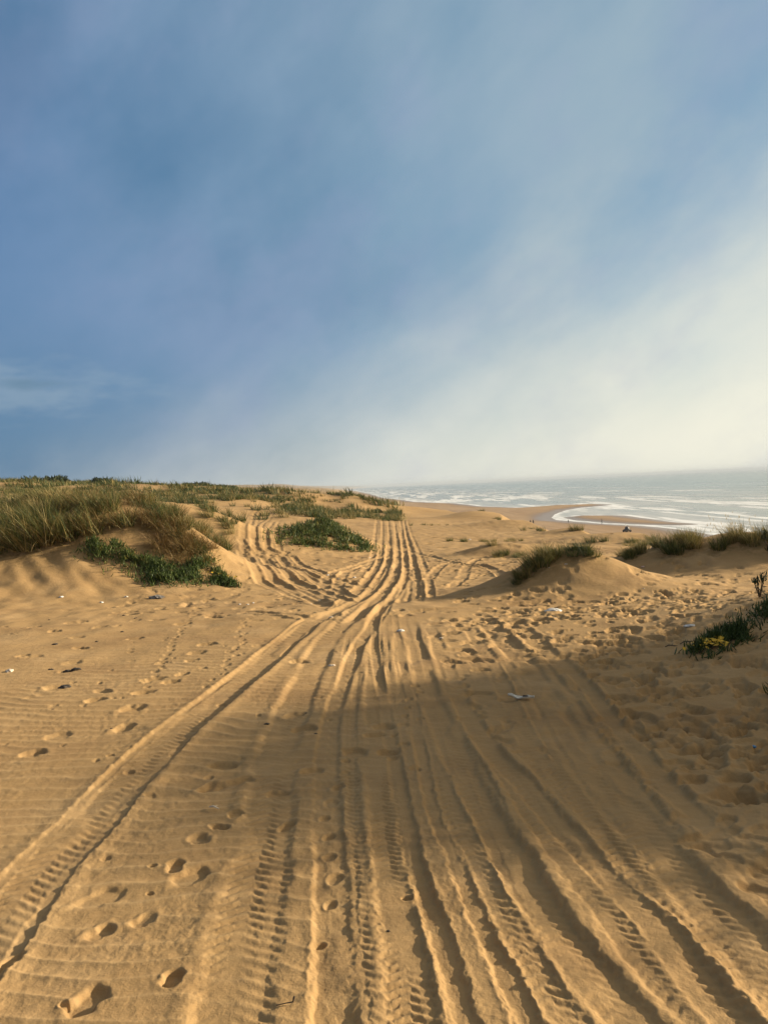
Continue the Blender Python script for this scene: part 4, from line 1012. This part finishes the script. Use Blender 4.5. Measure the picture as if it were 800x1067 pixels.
bx, by = BEACHPTS['pair']
person('left one of two people in dark clothes standing close together beyond the dune rim', bx - .45, by, .1, .3, M_CLOTH, h=1.8)
person('right one of two people standing close together beyond the dune rim', bx + .55, by + .2, 2.8, .4, M_CLOTH2, h=1.85)

bx, by = BEACHPTS['veh']
q = thing('beach_vehicle', 'small dark rounded vehicle with a thin upright pole parked on the beach', 'vehicle', (bx, by, rgrid(bx, by)), .25)
M_PAINT = simple('dark_paint', rgb(.04, .04, .045), .45, 3, rgb(.07, .065, .06)); M_TYRE = simple('tyre_rubber', rgb(.02, .02, .02), .9); M_GREY = simple('grey_metal', rgb(.28, .28, .28), .4, metal=.6)
body = MB(); sec = [(-.85, .50, .42, .62), (-.6, .62, .40, .95), (-.1, .66, .38, 1.05), (.4, .62, .40, .98), (.85, .48, .45, .72)]; Vv = []; Ff = []
for (x, hw, z0, z1) in sec:
    for k in range(12):
        w = 2 * math.pi * k / 12; Vv.append((x, hw * math.cos(w), (z0 + z1) / 2 + (z1 - z0) / 2 * math.sin(w)))
for i in range(4):
    for k in range(12): Ff.append((i * 12 + k, i * 12 + (k + 1) % 12, i * 12 + 12 + (k + 1) % 12, i * 12 + 12 + k))
Ff += [tuple(range(12))[::-1], tuple(48 + k for k in range(12))]
body.add(Vv, Ff).build('body', M_PAINT, q, sub=1)
hood = MB(); hood.lathe((0, 0, .95), (0, 0, 1), [(0, .62), (.2, .58), (.42, .44), (.56, .22), (.6, .01)], 16).build('canopy', M_PAINT, q)
for sx in (-.62, .62):
    for sy in (-.62, .62):
        w = MB().lathe((sx, sy - .12, .33), (0, 1, 0), [(0, .19), (.0, .30), (.05, .33), (.19, .33), (.24, .30), (.24, .19)], 20).build('wheel', M_TYRE, q)
        MB().lathe((sx, sy - .10, .33), (0, 1, 0), [(0, .01), (.02, .17), (.18, .17), (.2, .01)], 14).build('rim', M_GREY, w)
MB().tube([(-.55, -.35, .9), (-.57, -.36, 1.6), (-.6, -.36, 2.25)], [.03, .025, .02], 8).build('pole', M_GREY, q)
MB().tube([(.62, -.45, 1.02), (.55, 0, 1.15), (.62, .45, 1.02)], [.03, .03, .03], 8).build('handlebar', M_GREY, q)

# ------------------------------------------------------------------ air
hm = bpy.data.materials.new('sea_haze'); hm.use_nodes = True; nt = NT(hm.node_tree)
for n in list(nt.n):
    if n.type == 'BSDF_PRINCIPLED': nt.n.remove(n)
pv = nt.new('ShaderNodeVolumePrincipled'); pv.inputs['Color'].default_value = rgb(.72, .80, .88); pv.inputs['Density'].default_value = HAZE; pv.inputs['Anisotropy'].default_value = 0.0
nt.l.new(pv.outputs[0], nt.n['Material Output'].inputs['Volume'])
hb = MB().box((0, 0, 1.5), (64000, 64000, 37.0)).build('haze', hm, smooth=False)
tag(hb, kind='stuff')

# ------------------------------------------------------------------ sky, sun, camera
w = bpy.data.worlds.new('World'); scene.world = w; w.use_nodes = True; nt = NT(w.node_tree)
bg = nt.n['Background']
sky = nt.new('ShaderNodeTexSky', sky_type='NISHITA'); sky.sun_disc = False
sky.sun_elevation = SUN_EL; sky.sun_rotation = SUN_AZ; sky.altitude = 10; sky.air_density = 1.0; sky.dust_density = 1.2; sky.ozone_density = 2.0
d = nt.vm('NORMALIZE', nt.new('ShaderNodeTexCoord').outputs['Generated'], (0, 0, 0))
s = nt.sep(d); up = nt.m('MAXIMUM', s[2], 0.0)
toward = nt.vm('DOT_PRODUCT', d, tuple(SUN_DIR))
q = nt.m('ADD', up, .16)
pl = nt.comb(nt.m('DIVIDE', s[0], q), nt.m('DIVIDE', s[1], q), 0.0)     # a level cloud sheet overhead
rot = nt.new('ShaderNodeMapping'); nt.l.new(pl, rot.inputs[0]); rot.inputs['Rotation'].default_value = (0, 0, math.radians(28)); rot.inputs['Scale'].default_value = (.55, 1.25, 1)
az_ = nt.m('ARCTAN2', s[0], s[1]); zen = nt.ramp(s[2], .75, .98, 1, 0)
fold = nt.m('MULTIPLY', nt.m('SUBTRACT', SUN_AZ, nt.m('ABSOLUTE', nt.m('SUBTRACT', az_, SUN_AZ))), zen)   # mirrored about the sun
uu = nt.m('ADD', nt.m('MULTIPLY', fold, .87), nt.m('MULTIPLY', s[2], .5)); vv = nt.m('SUBTRACT', nt.m('MULTIPLY', s[2], .87), nt.m('MULTIPLY', fold, .5))
dg = nt.comb(nt.m('MULTIPLY', uu, 1.5), nt.m('MULTIPLY', vv, 2.7), 3.0)
c1 = nt.noise(dg, 1.15, 5, .52); c2 = nt.noise(dg, 3.4, 5, .58)
c = nt.m('ADD', nt.m('MULTIPLY', c1, .72), nt.m('MULTIPLY', c2, .28))
K = 1.0 / BGS
col_hi = rgb(.30 * K * SKYV, .40 * K * SKYV, .48 * K * SKYV); col_lo = rgb(.085 * K * SKYV, .185 * K * SKYV, .36 * K * SKYV)
base = nt.mix(.78, sky.outputs[0], nt.mix(nt.ramp(toward, -.3, .5), rgb(.004 * K * SKYV, .085 * K * SKYV, .225 * K * SKYV), rgb(.15 * K * SKYV, .29 * K * SKYV, .39 * K * SKYV)))
veil = nt.m('MULTIPLY', nt.ramp(c, .33, .69), nt.ramp(toward, -.35, .6, .5, .9))
out = nt.mix(veil, base, nt.mix(nt.ramp(toward, -.25, .65), rgb(.20 * K * SKYV, .325 * K * SKYV, .56 * K * SKYV), rgb(.38 * K * SKYV, .50 * K * SKYV, .58 * K * SKYV)))
# slate bank low on the side away from the sun
low = nt.m('MULTIPLY', nt.ramp(up, .34, .03), nt.ramp(toward, .42, -.28))
low = nt.m('MULTIPLY', low, nt.ramp(c2, .25, .6, .75, 1.0))
out = nt.mix(nt.m('MULTIPLY', low, .82), out, rgb(.11 * K * SKYV, .235 * K * SKYV, .38 * K * SKYV))
# bright milky wedge towards the sun
wed = nt.m('SUBTRACT', nt.m('ADD', nt.m('MULTIPLY', fold, .40), .10), s[2])
wed = nt.m('ADD', wed, nt.m('MULTIPLY', nt.m('SUBTRACT', nt.m('ADD', nt.m('MULTIPLY', c, .6), nt.m('MULTIPLY', c2, .4)), .5), .30))
out = nt.mix(nt.m('MULTIPLY', nt.ramp(wed, -.16, .27), .95), out, rgb(.99 * K * SKYV, .96 * K * SKYV, .80 * K * SKYV))
# uneven thickness of the cloud: slate and faint violet patches
mo = nt.noise(nt.comb(nt.m('MULTIPLY', uu, 1.9), nt.m('MULTIPLY', vv, 2.3), 9.0), 1.7, 5, .55)
mo2 = nt.noise(nt.comb(nt.m('MULTIPLY', uu, 1.9), nt.m('MULTIPLY', vv, 2.6), 21.0), 2.1, 6, .6)
side = nt.ramp(toward, .62, -.1)
out = nt.mix(nt.m('MULTIPLY', nt.m('MULTIPLY', nt.ramp(mo, .46, .70), side), .42), out, rgb(.03 * K * SKYV, .15 * K * SKYV, .31 * K * SKYV))
out = nt.mix(nt.m('MULTIPLY', nt.m('MULTIPLY', nt.ramp(mo2, .46, .70), nt.ramp(toward, -.3, .25, .25, 1.0)), .26), out, rgb(.36 * K * SKYV, .41 * K * SKYV, .60 * K * SKYV))
# added fill from unseen sky: paler overhead and behind, warm glow round the sun
over = nt.m('MULTIPLY', nt.ramp(s[2], .58, .92), nt.ramp(c2, .3, .6, .7, 1.0))
out = nt.mix(nt.m('MULTIPLY', over, .9), out, rgb(.33 * K * SKYV, .305 * K * SKYV, .27 * K * SKYV))
behind = nt.m('MULTIPLY', nt.ramp(s[1], .25, -.5), nt.ramp(c1, .35, .6, .6, 1.0))
out = nt.mix(nt.m('MULTIPLY', behind, .8), out, rgb(.30 * K * SKYV, .30 * K * SKYV, .29 * K * SKYV))
out = nt.mix(nt.ramp(toward, .70, 1.0), out, rgb(1.5 * K * SKYV, 1.25 * K * SKYV, .88 * K * SKYV))
# small pale cloud with a grey streak at the left
def blob(px, py, rx, ry):
    v = Vector((0, 1, 0)); az, el = math.atan((px - 400) / 800), math.atan((510 - py) / 800)
    a = nt.m('DIVIDE', nt.m('SUBTRACT', nt.m('ARCTAN2', s[0], s[1]), az), rx / 800); e = nt.m('DIVIDE', nt.m('SUBTRACT', s[2], math.sin(el)), ry / 800)
    return nt.m('ADD', nt.m('ADD', nt.m('MULTIPLY', a, a), nt.m('MULTIPLY', e, e)), nt.m('MULTIPLY', nt.m('SUBTRACT', nt.noise(nt.vm('MULTIPLY', d, (14, 14, 46)), 1.0, 4, .6), .5), 5.5))
out = nt.mix(nt.m('MULTIPLY', nt.ramp(blob(15, 402, 110, 26), 1.6, -.8), .42), out, rgb(.36 * K * SKYV, .47 * K * SKYV, .56 * K * SKYV))
out = nt.mix(nt.m('MULTIPLY', nt.ramp(blob(48, 398, 42, 6), 1.2, -.9), .6), out, rgb(.10 * K * SKYV, .21 * K * SKYV, .32 * K * SKYV))
nt.put(bg.inputs['Color'], out); bg.inputs['Strength'].default_value = BGS

sl = bpy.data.lights.new('sun', 'SUN'); sl.energy = SUNV; sl.angle = math.radians(.8); sl.color = (1.0, .85, .63)
so = bpy.data.objects.new('sun', sl); COL.objects.link(so); so.rotation_euler = SUN_DIR.to_track_quat('Z', 'Y').to_euler()

cam = bpy.data.cameras.new('camera'); co = bpy.data.objects.new('camera', cam); COL.objects.link(co); scene.camera = co
cam.sensor_fit = 'HORIZONTAL'; cam.sensor_width = 36; cam.lens = 36.0; cam.clip_start = .05; cam.clip_end = 80000
f = Vector((0, math.cos(PITCH), math.sin(PITCH))); r0 = Vector((1, 0, 0)); u0 = r0.cross(f)
r_ = r0 * math.cos(ROLL) - u0 * math.sin(ROLL); u_ = u0 * math.cos(ROLL) + r0 * math.sin(ROLL)
co.matrix_world = Matrix(((r_.x, u_.x, -f.x, 0), (r_.y, u_.y, -f.y, 0), (r_.z, u_.z, -f.z, EYE), (0, 0, 0, 1)))

scene.render.engine = 'CYCLES'
scene.cycles.volume_bounces = 0; scene.cycles.max_bounces = 5; scene.cycles.diffuse_bounces = 2; scene.cycles.glossy_bounces = 2; scene.cycles.transmission_bounces = 2
scene.cycles.use_denoising = True
vs = scene.view_settings; vs.view_transform = 'Standard'; vs.look = 'None'; vs.gamma = 1.0; vs.exposure = EXPO; vs.use_curve_mapping = False
